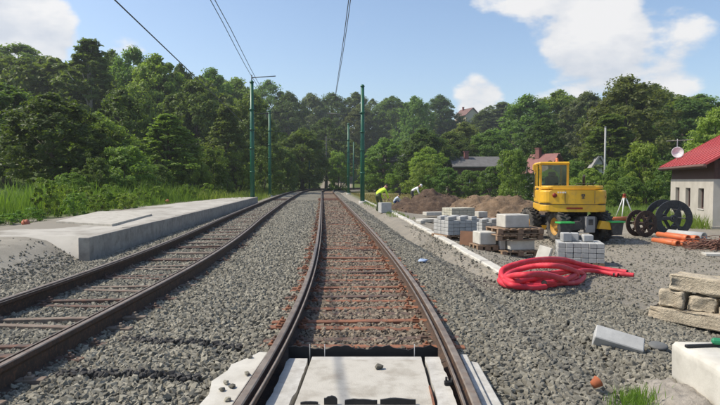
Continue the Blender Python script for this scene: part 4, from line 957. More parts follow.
# local frame: person faces +y
bend = dict(pelvis=(0, -.12, .88), waist=(0, -.02, 1.0), chest=(0, .20, 1.12), neckb=(0, .33, 1.20), neck=(0, .38, 1.23), head=(0, .46, 1.27), crown=(0, .52, 1.32), face=(0, 1, -.7),
            shl=(-.19, .26, 1.12), ell=(-.22, .33, .86), wrl=(-.16, .46, .66), hal=(-.15, .50, .59), shr=(.19, .26, 1.12), elr=(.24, .34, .87), wrr=(.17, .48, .68), har=(.16, .52, .61),
            hipl=(-.10, -.11, .84), knl=(-.12, .02, .46), anl=(-.12, -.08, .08), tol=(-.13, .10, .04), hipr=(.10, -.11, .84), knr=(.13, .06, .47), anr=(.13, -.02, .08), tor=(.14, .16, .04))
crouch = dict(pelvis=(0, -.18, .34), waist=(0, -.12, .48), chest=(0, .06, .68), neckb=(0, .17, .79), neck=(0, .21, .83), head=(0, .27, .89), crown=(0, .31, .96), face=(0, 1, -.5),
              shl=(-.19, .10, .68), ell=(-.23, .28, .50), wrl=(-.15, .46, .36), hal=(-.13, .51, .30), shr=(.19, .10, .68), elr=(.23, .30, .52), wrr=(.13, .48, .38), har=(.12, .53, .32),
              hipl=(-.10, -.16, .32), knl=(-.17, .20, .46), anl=(-.13, -.02, .08), tol=(-.14, .16, .04), hipr=(.10, -.16, .32), knr=(.18, .22, .44), anr=(.14, .02, .08), tor=(.15, .20, .04))
sit = dict(pelvis=(0, -.08, .14), waist=(0, -.10, .28), chest=(0, -.07, .52), neckb=(0, -.05, .66), neck=(0, -.03, .71), head=(0, .0, .80), crown=(0, .01, .88), face=(-.3, 1, 0),
           shl=(-.19, -.06, .52), ell=(-.27, .12, .40), wrl=(-.24, .34, .42), hal=(-.23, .41, .43), shr=(.19, -.06, .52), elr=(.27, .12, .36), wrr=(.22, .34, .32), har=(.21, .41, .32),
           hipl=(-.10, -.05, .10), knl=(-.13, .36, .12), anl=(-.13, .42, -.24), tol=(-.13, .56, -.28), hipr=(.10, -.05, .10), knr=(.13, .36, .12), anr=(.13, .42, -.24), tor=(.13, .56, -.28))
def stand_on(px, py, Y=None):
    p = gp(px, py) if Y is None else atY(px, py, Y); return Vector((p.x, p.y, max(ground(p.x, p.y), bed_z(p.x - mainX(p.y), p) if p.x - mainX(p.y) < 2.5 else -9)))
figure('person', stand_on(379.5, 0, 30.6), R(-50), bend, 'worker in a bright yellow green vest bending over a grey block', ['skin', 'vest', 'cloth_olive', 'cloth_dark', 0][:4], scale=1.02)
figure('person', stand_on(396, 206), R(-70), crouch, 'worker in pale blue shirt crouching on the grass beside the soil heap', ['skin', 'cloth_pale', 'cloth_blue', 'cloth_dark'], scale=.92)
figure('person', stand_on(414, 0, 47), R(-95), {**bend}, 'worker in white shirt and white helmet bending behind the soil heap', ['skin', 'cloth_white', 'cloth_dark', 'cloth_dark'], helmet='helmet_white', scale=1.22)
ML = Matrix.Translation(ex_loc) @ Matrix.Rotation(EXY, 4, 'Z')
figure('person', ML @ Vector((-.56, .08, 1.70)), EXY, sit, 'driver in a yellow shirt sitting in the excavator cab', ['skin', 'vest', 'cloth_dark', 'cloth_dark'], scale=.97)

# ------------------------------------------------------------------ heaps of soil
def heap(px, py, Y, w, dpt, h, m, label, seed, rz=0):
    p = atY(px, py, Y); g = ground(p.x, p.y); n = 52; vv = []
    for j in range(n + 1):
        for i in range(n + 1):
            x, y = (i / n * 2 - 1) * 1.15, (j / n * 2 - 1) * 1.15; r_ = math.hypot(x, y); a = math.atan2(y, x)
            edge = 1 + .16 * fbm(math.cos(a) * 1.3, math.sin(a) * 1.3, seed, 3)
            z = max(0, 1 - (r_ / edge) ** 1.35)
            z = z * (1 + .35 * fbm(x * 2, y * 2, seed + 5, 3)) + (.16 * fbm(x * 7, y * 7, seed, 4) + .06 * fbm(x * 22, y * 22, seed, 2)) * min(1, z * 4)
            X, Yy = p.x + x * w / 2, p.y + y * dpt / 2
            vv.append((x * w / 2, y * dpt / 2, ground(X, Yy) - g + z * h - (.12 if z <= 0 else 0)))
    qq = [(j * (n + 1) + i, j * (n + 1) + i + 1, (j + 1) * (n + 1) + i + 1, (j + 1) * (n + 1) + i) for j in range(n) for i in range(n)]
    e = empty('soil_heap', (p.x, p.y, g)); tag(e, label, 'soil heap', 'heaps of dug soil')
    link('heap_body', np_mesh('heap_body', vv, 4, np.array(qq).ravel(), m, True), None, e)
    V_ = np.array(vv); r_ = random.Random(seed); cl = MB()
    for _ in range(110):
        k = r_.randrange(len(V_)); v = V_[k]
        if v[2] < .02: continue
        s = r_.uniform(.03, .11); M = Matrix.Translation(v) @ Matrix.Rotation(r_.uniform(0, 6), 4, 'Z') @ Matrix.Rotation(r_.uniform(0, 1), 4, 'X')
        cl.box((0, 0, s * .2), (s * 1.3, s, s * .8), bevel=s * .22, M=M)
    c_ = cl.build('clods', m, e); c_['kind'] = 'stuff'
    return e
heap(434, 205, 37, 6.0, 5.5, 1.35, MATS['soil'], 'dark brown heap of soil behind the white slabs', 2)
heap(412, 207, 38, 3.2, 3, .72, MATS['soil'], 'low dark spur of soil at the left of the big heap', 6)
heap(510, 205, 31.5, 6.6, 4.2, 1.12, MATS['soil_light'], 'lighter brown heap of soil left of the excavator', 3)
heap(478, 203, 36, 6.5, 3.8, 1.0, MATS['soil_light'], 'pale heap of soil between the dark heap and the lighter one', 8)
heap(530, 214, 24, 2.4, 1.9, .62, MATS['soil_light'], 'small clump of earth right beside the excavator front wheel', 9)

# ------------------------------------------------------------------ drums, pipes, tripod at the right
def drum(px, py, D, w, m, label, yaw, core, spokes):
    p = gp(px, py); e = empty('cable_drum', p, yaw); tag(e, label, 'cable drum', 'empty cable drums')
    M0 = Matrix.Translation((0, 0, D / 2)) @ Matrix.Rotation(R(90), 4, 'Y')
    for s in (-1, 1):
        M = M0 @ Matrix.Translation((0, 0, s * w / 2)); Ro, Ri = D / 2, D / 2 * .66
        fl = MB(); fl.lathe([(Ri, -.02), (Ro, -.02), (Ro, .02), (Ri, .02)], 48, M=M, closed=True, smooth=False)
        f = fl.build('flange', m, e)
        rb = MB()
        for k in range(40):
            a = 2 * math.pi * k / 40; rb.box(((Ro + Ri) / 2, 0, 0), (Ro - Ri - .03, .028, .062), M=M @ Matrix.Rotation(a, 4, 'Z'))
        q = rb.build('corrugation', m, f); q['kind'] = 'stuff'
        for k in range(spokes):
            a = 2 * math.pi * k / spokes + .52; MB().box((Ri / 2 + .02, 0, 0), (Ri + .06, D * .085, .045), bevel=.006, M=M @ Matrix.Rotation(a, 4, 'Z')).build('spoke', m, f)
        MB().lathe([(.05, -.035), (.13, -.035), (.13, .035), (.05, .035)], 18, M=M, closed=True).build('hub', m, f)
    for k in range(8):
        a = 2 * math.pi * k / 8; MB().tube([M0 @ Vector((core * math.cos(a), core * math.sin(a), -w / 2)), M0 @ Vector((core * math.cos(a), core * math.sin(a), w / 2))], .022, 6).build('core_bar', m, e)
    MB().tube([M0 @ Vector((0, 0, -w / 2 - .06)), M0 @ Vector((0, 0, w / 2 + .06))], .045, 10).build('axle_tube', m, e)
    return e
drum(668, 236, 1.30, .75, MATS['drum_black'], 'large black cable drum with three spokes standing by the white house', R(-92), .42, 3)
drum(641, 236.5, .93, .42, MATS['drum_rust'], 'smaller rusty brown cable drum beside the black drum', R(-74), .26, 6)
def pipe(a, c, r, m, label, group, wall=.012, name='pipe', socket=False):
    a, c = Vector(a), Vector(c); e = empty(name, a); tag(e, label, 'pipe', group); d = c - a; q = Vector((0, 0, 1)).rotation_difference(d.normalized()).to_matrix().to_4x4(); Ln = d.length
    MB().lathe([(r - wall, 0), (r, 0), (r, Ln), (r - wall, Ln)], 20, M=q, closed=True).build('pipe_wall', m, e)
    if socket: MB().lathe([(r, 0), (r + .014, 0), (r + .014, .16), (r, .18)], 20, M=q, closed=True).build('socket', m, e)
    return e
b0 = gp(676, 248); dirp = Vector((.93, -.36, 0))
def lay(px, py, Lb, Lf, r, k=0): 
    p = gp(px, py); p.z += r + k; return p - dirp * Lb, p + dirp * Lf
for i, (px, py, k, lab) in enumerate(((678, 246.5, 0, 'orange pipe lying leftmost of the orange bundle'), (685, 246.8, 0, 'second orange pipe from the left in the bundle'), (692, 247.2, 0, 'third orange pipe from the left in the bundle'), (699, 247, 0, 'rightmost orange pipe on the ground in the bundle'), (688, 246, .15, 'orange pipe on top of the bundle, left one'), (697, 246.4, .15, 'orange pipe on top of the bundle, right one'))):
    p = gp(px, py); p.z += .085 + k; dr_ = Vector((-.18, .98, 0)); pipe(p, p + dr_ * (1.35 if k else 1.1), .083, MATS['pipe_orange'], lab, 'orange drain pipes', socket=True)
p = gp(697, 241.5); p.z += .15; q_ = gp(669, 238); q_.z += .15
pipe(p + Vector((.2, -.05, 0)), q_, .15, MATS['pipe_grey'], 'thick pale grey pipe lying behind the orange pipes', 'grey pipes', wall=.02)
a, c = gp(601, 222.5), gp(630, 221); a.z += .13; c.z += .13; pipe(a, c, .11, MATS['pipe_orange'], 'long orange pipe on the grass edge behind the excavator', 'long orange pipes')
# heap of brushwood and a pale board at the frame edge
p = gp(722, 250) + Vector((.15, .3, 0)); e = empty('brushwood', p); tag(e, 'pile of reddish brown twigs at the end of the orange pipes', 'brushwood'); tw = MB(); r_ = random.Random(5)
for k in range(170):
    a = r_.gauss(0, .45) + .3; Lk = r_.uniform(.4, 1.1); c = Vector((r_.gauss(0, .33), r_.gauss(0, .25), abs(r_.gauss(.12, .10)))); d = Vector((math.cos(a), math.sin(a), r_.gauss(0, .15))) * Lk / 2
    tw.tube([c - d, c + Vector((0, 0, .03)), c + d], [.014, .011, .006], 5)
o = tw.build('twigs', MATS['twig'], e); o['kind'] = 'stuff'
tag(MB().box((0, 0, .04), (.9, .35, .07), bevel=.008).build('pale_board', MATS['white_block'], None, gp(722, 256), (0, 0, R(-12))), 'pale board lying on the ground below the brushwood', 'board')
p = gp(624, 218.5); e = empty('survey_tripod', p); tag(e, 'white legged survey tripod on the grass behind the rusty drum', 'tripod')
for k in range(3):
    a = R(90 + 120 * k + 25); MB().tube([(.55 * math.cos(a), .55 * math.sin(a), 0), (.06 * math.cos(a), .06 * math.sin(a), 1.12)], [.022, .034], 6).build('leg', MATS['cloth_white'], e)
MB().lathe([(0, 1.09), (.10, 1.09), (.11, 1.12), (.10, 1.15), (0, 1.15)], 12).build('head_plate', MATS['terracotta'], e)
MB().box((0, 0, 1.23), (.14, .14, .17), bevel=.03).build('instrument', MATS['lamp_red'], e)

# ------------------------------------------------------------------ foreground right
sa = Vector((.66, -.75, 0)).normalized(); sa2 = Vector((sa.y, -sa.x, 0)); azz = math.atan2(sa.y, sa.x)
b_ = gp(650, 318.5); nin = Vector((.75, .66, 0))
def sslab(s0, Ls, z, th, dp, lab, seed, inset=0, tilt=0, cut=6):
    c = b_ + sa * (s0 + Ls / 2) + nin * (dp / 2 + inset); 
    return tag(rough_block('sandstone_block', (Ls, dp, th), MATS['sandstone'], None, Vector((c.x, c.y, ground(b_.x, b_.y) - .02 + z)), (0, tilt, azz), amp=.036, freq=4.2, cut=cut, seed=seed, facet=True), lab, 'stone', 'stacked sandstone blocks')
sslab(-.02, 1.9, 0, .20, .52, 'long sandstone slab at the bottom of the rough stone stack', 1, cut=9)
sslab(.10, .30, .19, .24, .34, 'squarish rough stone at the left in the middle of the sandstone stack', 2, .04)
sslab(.43, .34, .19, .20, .34, 'second rough stone from the left in the middle of the sandstone stack', 3, .06)
sslab(.80, .46, .19, .22, .36, 'rough stone at the frame edge in the middle of the sandstone stack', 4, .05)
sslab(.20, 1.7, .415, .21, .46, 'long sandstone slab on top of the rough stone stack', 5, .06, R(1), cut=9)
# white block at the right edge
wb = empty('white_block', (2.50, 3.9, -.04)); wb.rotation_euler = (0, 0, R(-3)); tag(wb, 'big white concrete block at the lower right edge', 'block')
rough_block('block_body', (.75, 1.55, .33), MATS['white_block'], wb, (.375, .02, 0), None, amp=.006, freq=5, cut=5, seed=4)
p = at(689, 347.5, .292); q = at(716, 346.5, .292); bar = MB(); bar.box((0, 0, .012), ((q - p).length + .06, .03, .022), bevel=.004)
tag(bar.build('black_bar', MATS['black_rubber'], None, (p + q) / 2, (0, 0, math.atan2(q.y - p.y, q.x - p.x))), 'thin black bar lying on the big white block', 'bar')
p = at(717, 347, .292); gk = empty('green_tool', p, R(-25)); tag(gk, 'green handled tool lying on the white block at the frame edge', 'tool')
MB().box((.04, 0, .045), (.16, .055, .05), bevel=.016).build('handle', MATS['green_grip'], gk); MB().tube([(.12, 0, .045), (.30, .02, .04)], .014, 8).build('shank', MATS['ex_dark'], gk)
rk = [at(598.5, 333.5, .12), at(608.5, 326.5, .20)]
p = at(616, 344, .03); kb2 = MB(); kb2.box((.21, 0, .0), (.44, .17, .15), bevel=.008)
tag(kb2.build('kerb_block', MATS['paver'], None, Vector((2.30, 5.62, .085)), (R(34), R(13), R(-20))), 'grey concrete kerb piece tipped over on the stones', 'kerb piece')
MBl = MB(); MBl.lathe([(0, .022), (.07, .024), (.085, .018), (.09, 0), (0, 0)], 20)
p = gp(658, 351.5); tag(MBl.build('round_lid', MATS['lid_grey'], None, Vector((p.x, p.y, p.z + .05)), (R(10), 0, 0)), 'small dark round lid on the stones by the white block', 'lid')
p = at(593, 385, .045); cu = empty('broken_pot', p, R(30)); tag(cu, 'small orange terracotta shard on the stones', 'shard')
MB().lathe([(.0, 0), (.030, 0), (.042, .05), (.046, .055), (.036, .055), (.026, .01), (0, .008)], 16, M=Matrix.Rotation(R(62), 4, 'Y') @ Matrix.Rotation(R(12), 4, 'X')).build('shard_wall', MATS['terracotta'], cu)
p = at(423, 262, .0); lm_ = bmesh.new(); bmesh.ops.create_icosphere(lm_, subdivisions=2, radius=.07)
for v in lm_.verts: v.co = Vector((v.co.x * 1.5, v.co.y, v.co.z * .5 + .03)) + mnoise.noise_vector(v.co * 14) * .03
me = bpy.data.meshes.new('litter'); lm_.to_mesh(me); lm_.free(); tag(link('crumpled_litter', me, MATS['litter_blue'], None, p), 'crumpled bluish litter on the shoulder ballast', 'litter')
# fine grey debris heap next to the block
vv = []; n = 24; c = at(676, 386, 0)
for j in range(n + 1):
    for i in range(n + 1):
        x, y = i / n * 2 - 1, j / n * 2 - 1; z = max(0, 1 - x * x - y * y); vv.append((c.x - .06 + x * .26, c.y - .2 + y * .5, -.05 + z * .10 + fbm(x * 4, y * 4, 3, 4) * .035 + fbm(x * 17, y * 17, 3, 2) * .008))
qq = [(j * (n + 1) + i, j * (n + 1) + i + 1, (j + 1) * (n + 1) + i + 1, (j + 1) * (n + 1) + i) for j in range(n) for i in range(n)]
tag(link('rubble_spill', np_mesh('rubble_spill', vv, 4, np.array(qq).ravel(), MATS['rubble'], True)), 'spill of pale crumbled mortar along the white block', 'rubble', kind='stuff')
# ------------------------------------------------------------------ white house with red roof
ux, uy = 1.8 / 6.94, 6.7 / 6.94
hw = empty('white_house', (14.8, 24.3, -.47), math.atan2(-ux, uy)); tag(hw, 'small white rendered house with bright red roof and brown timber upper wall', 'house')
Lh, Wh = 6.94, 6.0; wins = [(1.25, 2.05), (3.3, 4.1), (5.2, 5.95)]; wz0, wz1, wt = .80, 1.72, 2.13
wl = MB(); wl.box((.15, Lh / 2, wz0 / 2), (.3, Lh, wz0)); wl.box((.15, Lh / 2, (wz1 + wt) / 2), (.3, Lh, wt - wz1))
edges = [0] + [v for w_ in wins for v in w_] + [Lh]
for i in range(0, len(edges), 2): wl.box((.15, (edges[i] + edges[i + 1]) / 2, (wz0 + wz1) / 2), (.3, edges[i + 1] - edges[i], wz1 - wz0))
wl.box((Wh - .15, Lh / 2, wt / 2), (.3, Lh, wt)); wl.box((Wh / 2, .15, wt / 2), (Wh - .604, .296, wt)); wl.box((Wh / 2, Lh - .15, wt / 2), (Wh - .604, .296, wt))
wl.build('wall', MATS['render_wall'], hw)
MB().box((Wh / 2, Lh / 2, -.05), (Wh + .1, Lh + .1, .4), bevel=.02).build('plinth', MATS['concrete_face'], hw)
for (a, c) in wins:
    f = MB(); ym = (a + c) / 2
    for (yy, zz, dy, dz) in ((a + .035, (wz0 + wz1) / 2, .07, wz1 - wz0), (c - .035, (wz0 + wz1) / 2, .07, wz1 - wz0), (ym, wz1 - .035, c - a - .142, .07), (ym, wz0 + .035, c - a - .142, .07), (ym, (wz0 + wz1) / 2, .05, wz1 - wz0 - .142)): f.box((.17, yy, zz), (.06, dy, dz))
    fo = f.build('window', MATS['timber_brown'], hw); MB().box((.185, ym, (wz0 + wz1) / 2), (.012, c - a - .1, wz1 - wz0 - .1)).build('pane', MATS['pane'], fo)
    MB().box((.05, ym, wz0 - .02), (.16, c - a + .1, .045), bevel=.006).build('sill', MATS['concrete'], fo)
bme = MB().box((0, 0, 0), (.03, .165, .80), bevel=.005).mesh('plank'); bme.materials.append(MATS['timber_brown'])
bk = MB(); bk.box((.12, Lh / 2, 2.53), (.14, Lh - .02, .8)); bk.box((Wh - .12, Lh / 2, 2.53), (.14, Lh - .02, .8)); up = bk.build('upper_wall', MATS['timber_brown'], hw)
for i in range(int(Lh / .17)): link('plank', bme, None, up, (.03, .09 + i * .17, 2.53 + rnd.uniform(-.006, .006)))
RX, RZ_, EX, EZ = 3.0, 4.70, -.42, 2.72
for y in (0.06, Lh - .06):
    g_ = MB(); g_.prism([(.2, 2.131), (Wh - .2, 2.131), (Wh - .2, 2.9), (3.0, 4.55), (.2, 2.9)], -.05, .05, M=Matrix.Translation((0, y, 0)) @ Matrix.Rotation(R(90), 4, 'X')); g_.build('gable', MATS['timber_brown'], hw)
for s in (0, 1):
    a, c = Vector((EX if not s else Wh - EX, 0, EZ)), Vector((RX, 0, RZ_)); d = (c - a); n_ = Vector((-d.z, 0, d.x)).normalized() * (1 if not s else -1)
    rf = MB(); q = [a, c, c + n_ * .07, a + n_ * .07]; rf.prism([(v.x, v.z) for v in q], -.55, Lh + .5, M=Matrix(((1, 0, 0, 0), (0, 0, 1, 0), (0, 1, 0, 0), (0, 0, 0, 1)))); ro = rf.build('roof', MATS['roof_red'], hw)
    for k in range(13):
        y = -.5 + k * (Lh + .98) / 12; p0, p1 = a + n_ * .085, c + n_ * .085
        MB().tube([(p0.x, y, p0.z), (p1.x, y, p1.z)], .018, 5).build('seam', MATS['roof_red'], ro)
    MB().box((a.x, Lh / 2 - .02, EZ - .06), (.03, Lh + 1.0, .14)).build('fascia', MATS['timber_brown'], ro)
    if not s: MB().tube([(a.x - .06, -.5, EZ - .02), (a.x - .06, Lh + .5, EZ - .03)], .06, 8).build('gutter', MATS['roof_dull'], ro)
dr = MB().box((1.35, -.012, 1.02), (.9, .05, 2.0), bevel=.01).build('door', MATS['door_red'], hw); MB().tube([(1.02, -.05, 1.0), (1.14, -.05, 1.0)], .014, 6).build('handle', MATS['ex_dark'], dr)
at_ = empty('aerial_mast'); at_.parent = hw; bpy.data.objects.remove(at_)
mp = hw.matrix_basis @ Vector((.2, 6.6, 2.9)); ae = empty('aerial', mp); tag(ae, 'thin aerial mast with white satellite dish on the far roof corner', 'aerial')
MB().tube([(0, 0, -.25), (0, 0, 1.35)], .022, 6).build('mast', MATS['pole_grey'], ae)
bo = MB(); bo.tube([(-.55, 0, 1.25), (.75, 0, 1.32)], .012, 5)
for k in range(6): bo.tube([(-.5 + k * .24, -.22, 1.25 + k * .012), (-.5 + k * .24, .22, 1.25 + k * .012)], .008, 4)
bo.build('antenna_rods', MATS['pole_grey'], ae)
MB().lathe([(0, .0), (.14, .02), (.24, .07), (.30, .12), (.29, .13), (.23, .085), (.0, .02)], 20, M=Matrix.Translation((-.05, -.10, .62)) @ Matrix.Rotation(R(80), 4, 'X') @ Matrix.Rotation(R(-18), 4, 'Y')).build('dish', MATS['dish'], ae)

# ------------------------------------------------------------------ houses among the trees
def gable_house(name, p, rz, w, l_, wh, rise, mw, mr, label, base=0, chim=True, wn_=2):
    e = empty(name, p, rz); tag(e, label, 'house')
    MB().prism([(-w / 2, base), (w / 2, base), (w / 2, wh), (0, wh + rise - .1), (-w / 2, wh)], -l_ / 2, l_ / 2, M=Matrix.Rotation(R(90), 4, 'X')).build('wall', mw, e)
    for s in (-1, 1):
        a, c = Vector((s * (w / 2 + .4), wh - .4 * rise / (w / 2))), Vector((0, wh + rise)); n_ = Vector((-(c - a).y, (c - a).x)).normalized() * (.18 if s < 0 else -.18)
        ro = MB().prism([a, c, c + n_, a + n_], -l_ / 2 - .45, l_ / 2 + .45, M=Matrix.Rotation(R(90), 4, 'X')).build('roof', mr, e)
        if s < 0 and chim:
            ch = MB().box((0, 0, .4), (.55, .6, 1.6), bevel=.02); ch.box((0, 0, 1.24), (.68, .73, .1)); ch.build('chimney', MATS['roof_pink'], ro, (-w * .12, l_ * .2, wh + rise - .4))
    for k in range(wn_):
        x = -w / 2 + (k + .5) * w / wn_; f = MB().box((x, -l_ / 2 - .02, wh * .62), (1.0, .07, 1.3)).build('window', MATS['wall_white'], e); MB().box((x, -l_ / 2 - .05, wh * .62), (.82, .05, 1.12)).build('pane', MATS['pane'], f)
        y = -l_ / 2 + (k + .5) * l_ / wn_; f = MB().box((-w / 2 - .02, y, wh * .62), (.07, 1.0, 1.3)).build('window', MATS['wall_white'], e); MB().box((-w / 2 - .05, y, wh * .62), (.05, .82, 1.12)).build('pane', MATS['pane'], f)
    return e
def hz(px, py, Y): p = atY(px, py, Y); return Vector((p.x, Y, ground(p.x, Y) - .5)), p.z
p, z = hz(467, 108, 215); gable_house('hill_house', p, R(25), 6, 7, z - p.z - 3.0, 2.6, MATS['wall_cream'], MATS['roof_dull'], 'cream house with red brown roof showing above the treetops', wn_=2)
p, z = hz(474, 157, 84); gable_house('long_house', p, R(90), 5.2, 6.2, z - p.z - 1.4, 1.3, MATS['timber_brown'], MATS['roof_grey'], 'low house with long dark grey roof among the bushes', chim=True)
p, z = hz(396, 151, 96); gable_house('grey_house', p, R(70), 5, 4.4, z - p.z - 1.7, 1.5, MATS['wall_grey'], MATS['roof_grey'], 'small grey roofed house half hidden behind the far thin poles', chim=False)
p, z = hz(545, 154, 74); gable_house('red_roof_house', p, R(35), 3.4, 3.4, z - p.z - 2.1, 2.0, MATS['wall_grey'], MATS['roof_pink'], 'house with faded red roof peeping over the excavator cab', wn_=1)
p, z = hz(598, 157, 64); gable_house('white_shed', p, R(-8), .7, .9, z - p.z - .6, .6, MATS['wall_white'], MATS['wall_grey'], 'tiny white gable among the bushes beside the pale pole', chim=False, wn_=1)
p = atY(605.5, 127, 60); e = empty('pale_pole', (p.x, 60, ground(p.x, 60) - .3)); tag(e, 'pale grey pole standing in the bushes behind the excavator', 'pole'); hh = p.z - e.location.z
MB().tube([(0, 0, 0), (0, 0, hh)], [.12, .085], 10).build('shaft', MATS['pole_grey'], e); MB().lathe([(0, .06), (.1, .04), (.14, 0), (0, 0)], 10, M=Matrix.Translation((0, 0, hh))).build('cap', MATS['pole_grey'], e)

# ------------------------------------------------------------------ trees
def leaves(rg, centers, radii, per, size, out_from, up=.35):
    n = len(centers); tot = n * per
    idx = np.repeat(np.arange(n), per)
    d = rg.normal(size=(tot, 3)); d /= np.linalg.norm(d, axis=1, keepdims=True); d[:, 2] = np.where(rg.random(tot) < .35, np.abs(d[:, 2]), d[:, 2])
    rad = radii[idx] * (rg.random(tot) ** .45)
    pos = centers[idx] + d * rad[:, None] * np.array([1, 1, .78])
    outw = centers[idx] - out_from; outw /= np.linalg.norm(outw, axis=1, keepdims=True) + 1e-6
    nrm = d * .55 + outw * .35 + np.array([0, 0, up]) + rg.normal(size=(tot, 3)) * .55; nrm /= np.linalg.norm(nrm, axis=1, keepdims=True)
    a = np.cross(nrm, rg.normal(size=(tot, 3))); a /= np.linalg.norm(a, axis=1, keepdims=True) + 1e-9; b_ = np.cross(nrm, a)
    s = size * rg.uniform(.6, 1.35, tot)[:, None]
    v = np.stack([pos - a * s, pos + b_ * s * .55 + a * s * .1, pos + a * s, pos - b_ * s * .55 + a * s * .1], 1).reshape(-1, 3)
    return v
PROTO = {}
def proto(kind, seed):
    rg = np.random.default_rng(seed); r_ = random.Random(seed)
    if kind == 'round': H, R0, zb, nc, per, size = 12, 4.3, 1.4, 230, 105, .155
    elif kind == 'tall': H, R0, zb, nc, per, size = 16, 3.0, 1.8, 230, 105, .15
    elif kind == 'bush': H, R0, zb, nc, per, size = 4, 2.5, .1, 110, 120, .085
    elif kind == 'weed': H, R0, zb, nc, per, size = 1.4, 1.0, .05, 34, 60, .06
    cs = []; rs = []
    lob = [(r_.uniform(0, 6.28), r_.uniform(.05, 1.0), r_.uniform(.35, .7)) for _ in range(10)]; lean = r_.uniform(0, 6.28)
    k = 0
    while k < nc:
        t_ = r_.random() ** .85
        if kind == 'round': prof = max(0, 1 - abs(2 * t_ * .98 - .92) ** 2.5) ** .5 * (1 - .12 * t_)
        elif kind == 'tall': prof = (math.sin(math.pi * min(1, .14 + t_ * .84)) ** .7) * (1.05 - .45 * t_)
        else: prof = math.sqrt(max(0, 1 - (t_ * .97) ** 2)) * (.85 + .15 * t_)
        a = r_.uniform(0, 6.28)
        bump = 1
        for (la, lt, lw) in lob:
            da = abs((a - la + math.pi) % (2 * math.pi) - math.pi); bump += .30 * math.exp(-(da / lw) ** 2 - ((t_ - lt) / .2) ** 2)
        bump -= .26
        rr = R0 * prof * bump * (r_.random() ** .30)
        cs.append((rr * math.cos(a), rr * math.sin(a), zb + t_ * (H - zb) * (.93 + .05 * r_.random()))); rs.append(R0 * (.09 + .17 * r_.random() ** 2)); k += 1
    cs, rs = np.array(cs), np.array(rs)
    v = leaves(rg, cs, rs, per, size, np.array([0, 0, zb + (H - zb) * .4]))
    cme = np_mesh('crown', v, 4, np.arange(len(v)), MATS['leaf_mid'])
    tk = MB(); 
    if kind in ('round', 'tall'):
        tr0 = .26 if kind == 'round' else .22; top = H * .72
        pts = [(0, 0, -.4)] + [(r_.uniform(-.15, .15) * i / 5, r_.uniform(-.15, .15) * i / 5, top * i / 5) for i in range(1, 6)]
        tk.tube(pts, [tr0 * 1.25, tr0, tr0 * .8, tr0 * .6, tr0 * .4, tr0 * .15], 9)
        for c in cs[r_.sample(range(nc), 16)]:
            z0 = max(1.2, c[2] * .6); tk.tube([(0, 0, z0), (c[0] * .5, c[1] * .5, (z0 + c[2]) / 2 + .2), tuple(c)], [tr0 * .35, tr0 * .2, .02], 5)
    else:
        for c in cs[r_.sample(range(nc), 12)]: tk.tube([(c[0] * .1, c[1] * .1, -.1), (c[0] * .6, c[1] * .6, c[2] * .6), tuple(c)], [H * .009, H * .006, .005], 5)
    tme = tk.mesh('trunk'); tme.materials.append(MATS['bark'])
    return cme, tme, H, R0, zb
for kind, n in (('round', 4), ('tall', 3), ('bush', 4), ('weed', 2)): PROTO[kind] = [proto(kind, 11 + 7 * i + len(kind)) for i in range(n)]
cnt = [0]
def plant(px, Y, top, wpx, kind, lm, label, group, cat='tree', name=None, bark=None, z=None, rz=None):
    cme, tme, H, R0, zb = PROTO[kind][cnt[0] % len(PROTO[kind])]; cnt[0] += 1
    p = atY(px, top, Y); g = ground(p.x, Y) if z is None else z; h = max(.3, p.z - g); w = wpx * (1.32 if kind in ('round', 'tall') else 1.15) / FPX * Y / 2
    e = empty(name or ('broadleaf_tree' if kind != 'bush' else 'shrub'), (p.x, Y, g - .05), rnd.uniform(0, 6.28) if rz is None else rz)
    sx = w / (R0 * 1.02); e.scale = (sx * rnd.uniform(.95, 1.05), sx * rnd.uniform(.95, 1.05), h / H)
    tag(e, label, cat, group)
    for nm, me, m in (('crown', cme, MATS[lm]), ('trunk' if kind in ('round', 'tall') else 'stems', tme, MATS[bark or 'bark'])):
        o = link(nm, me, None, e); o.material_slots[0].link = 'OBJECT'; o.material_slots[0].material = m
    return e
GL, GC, GR = 'trees on the left slope', 'trees at the far end of the track', 'trees behind the yard at the right'
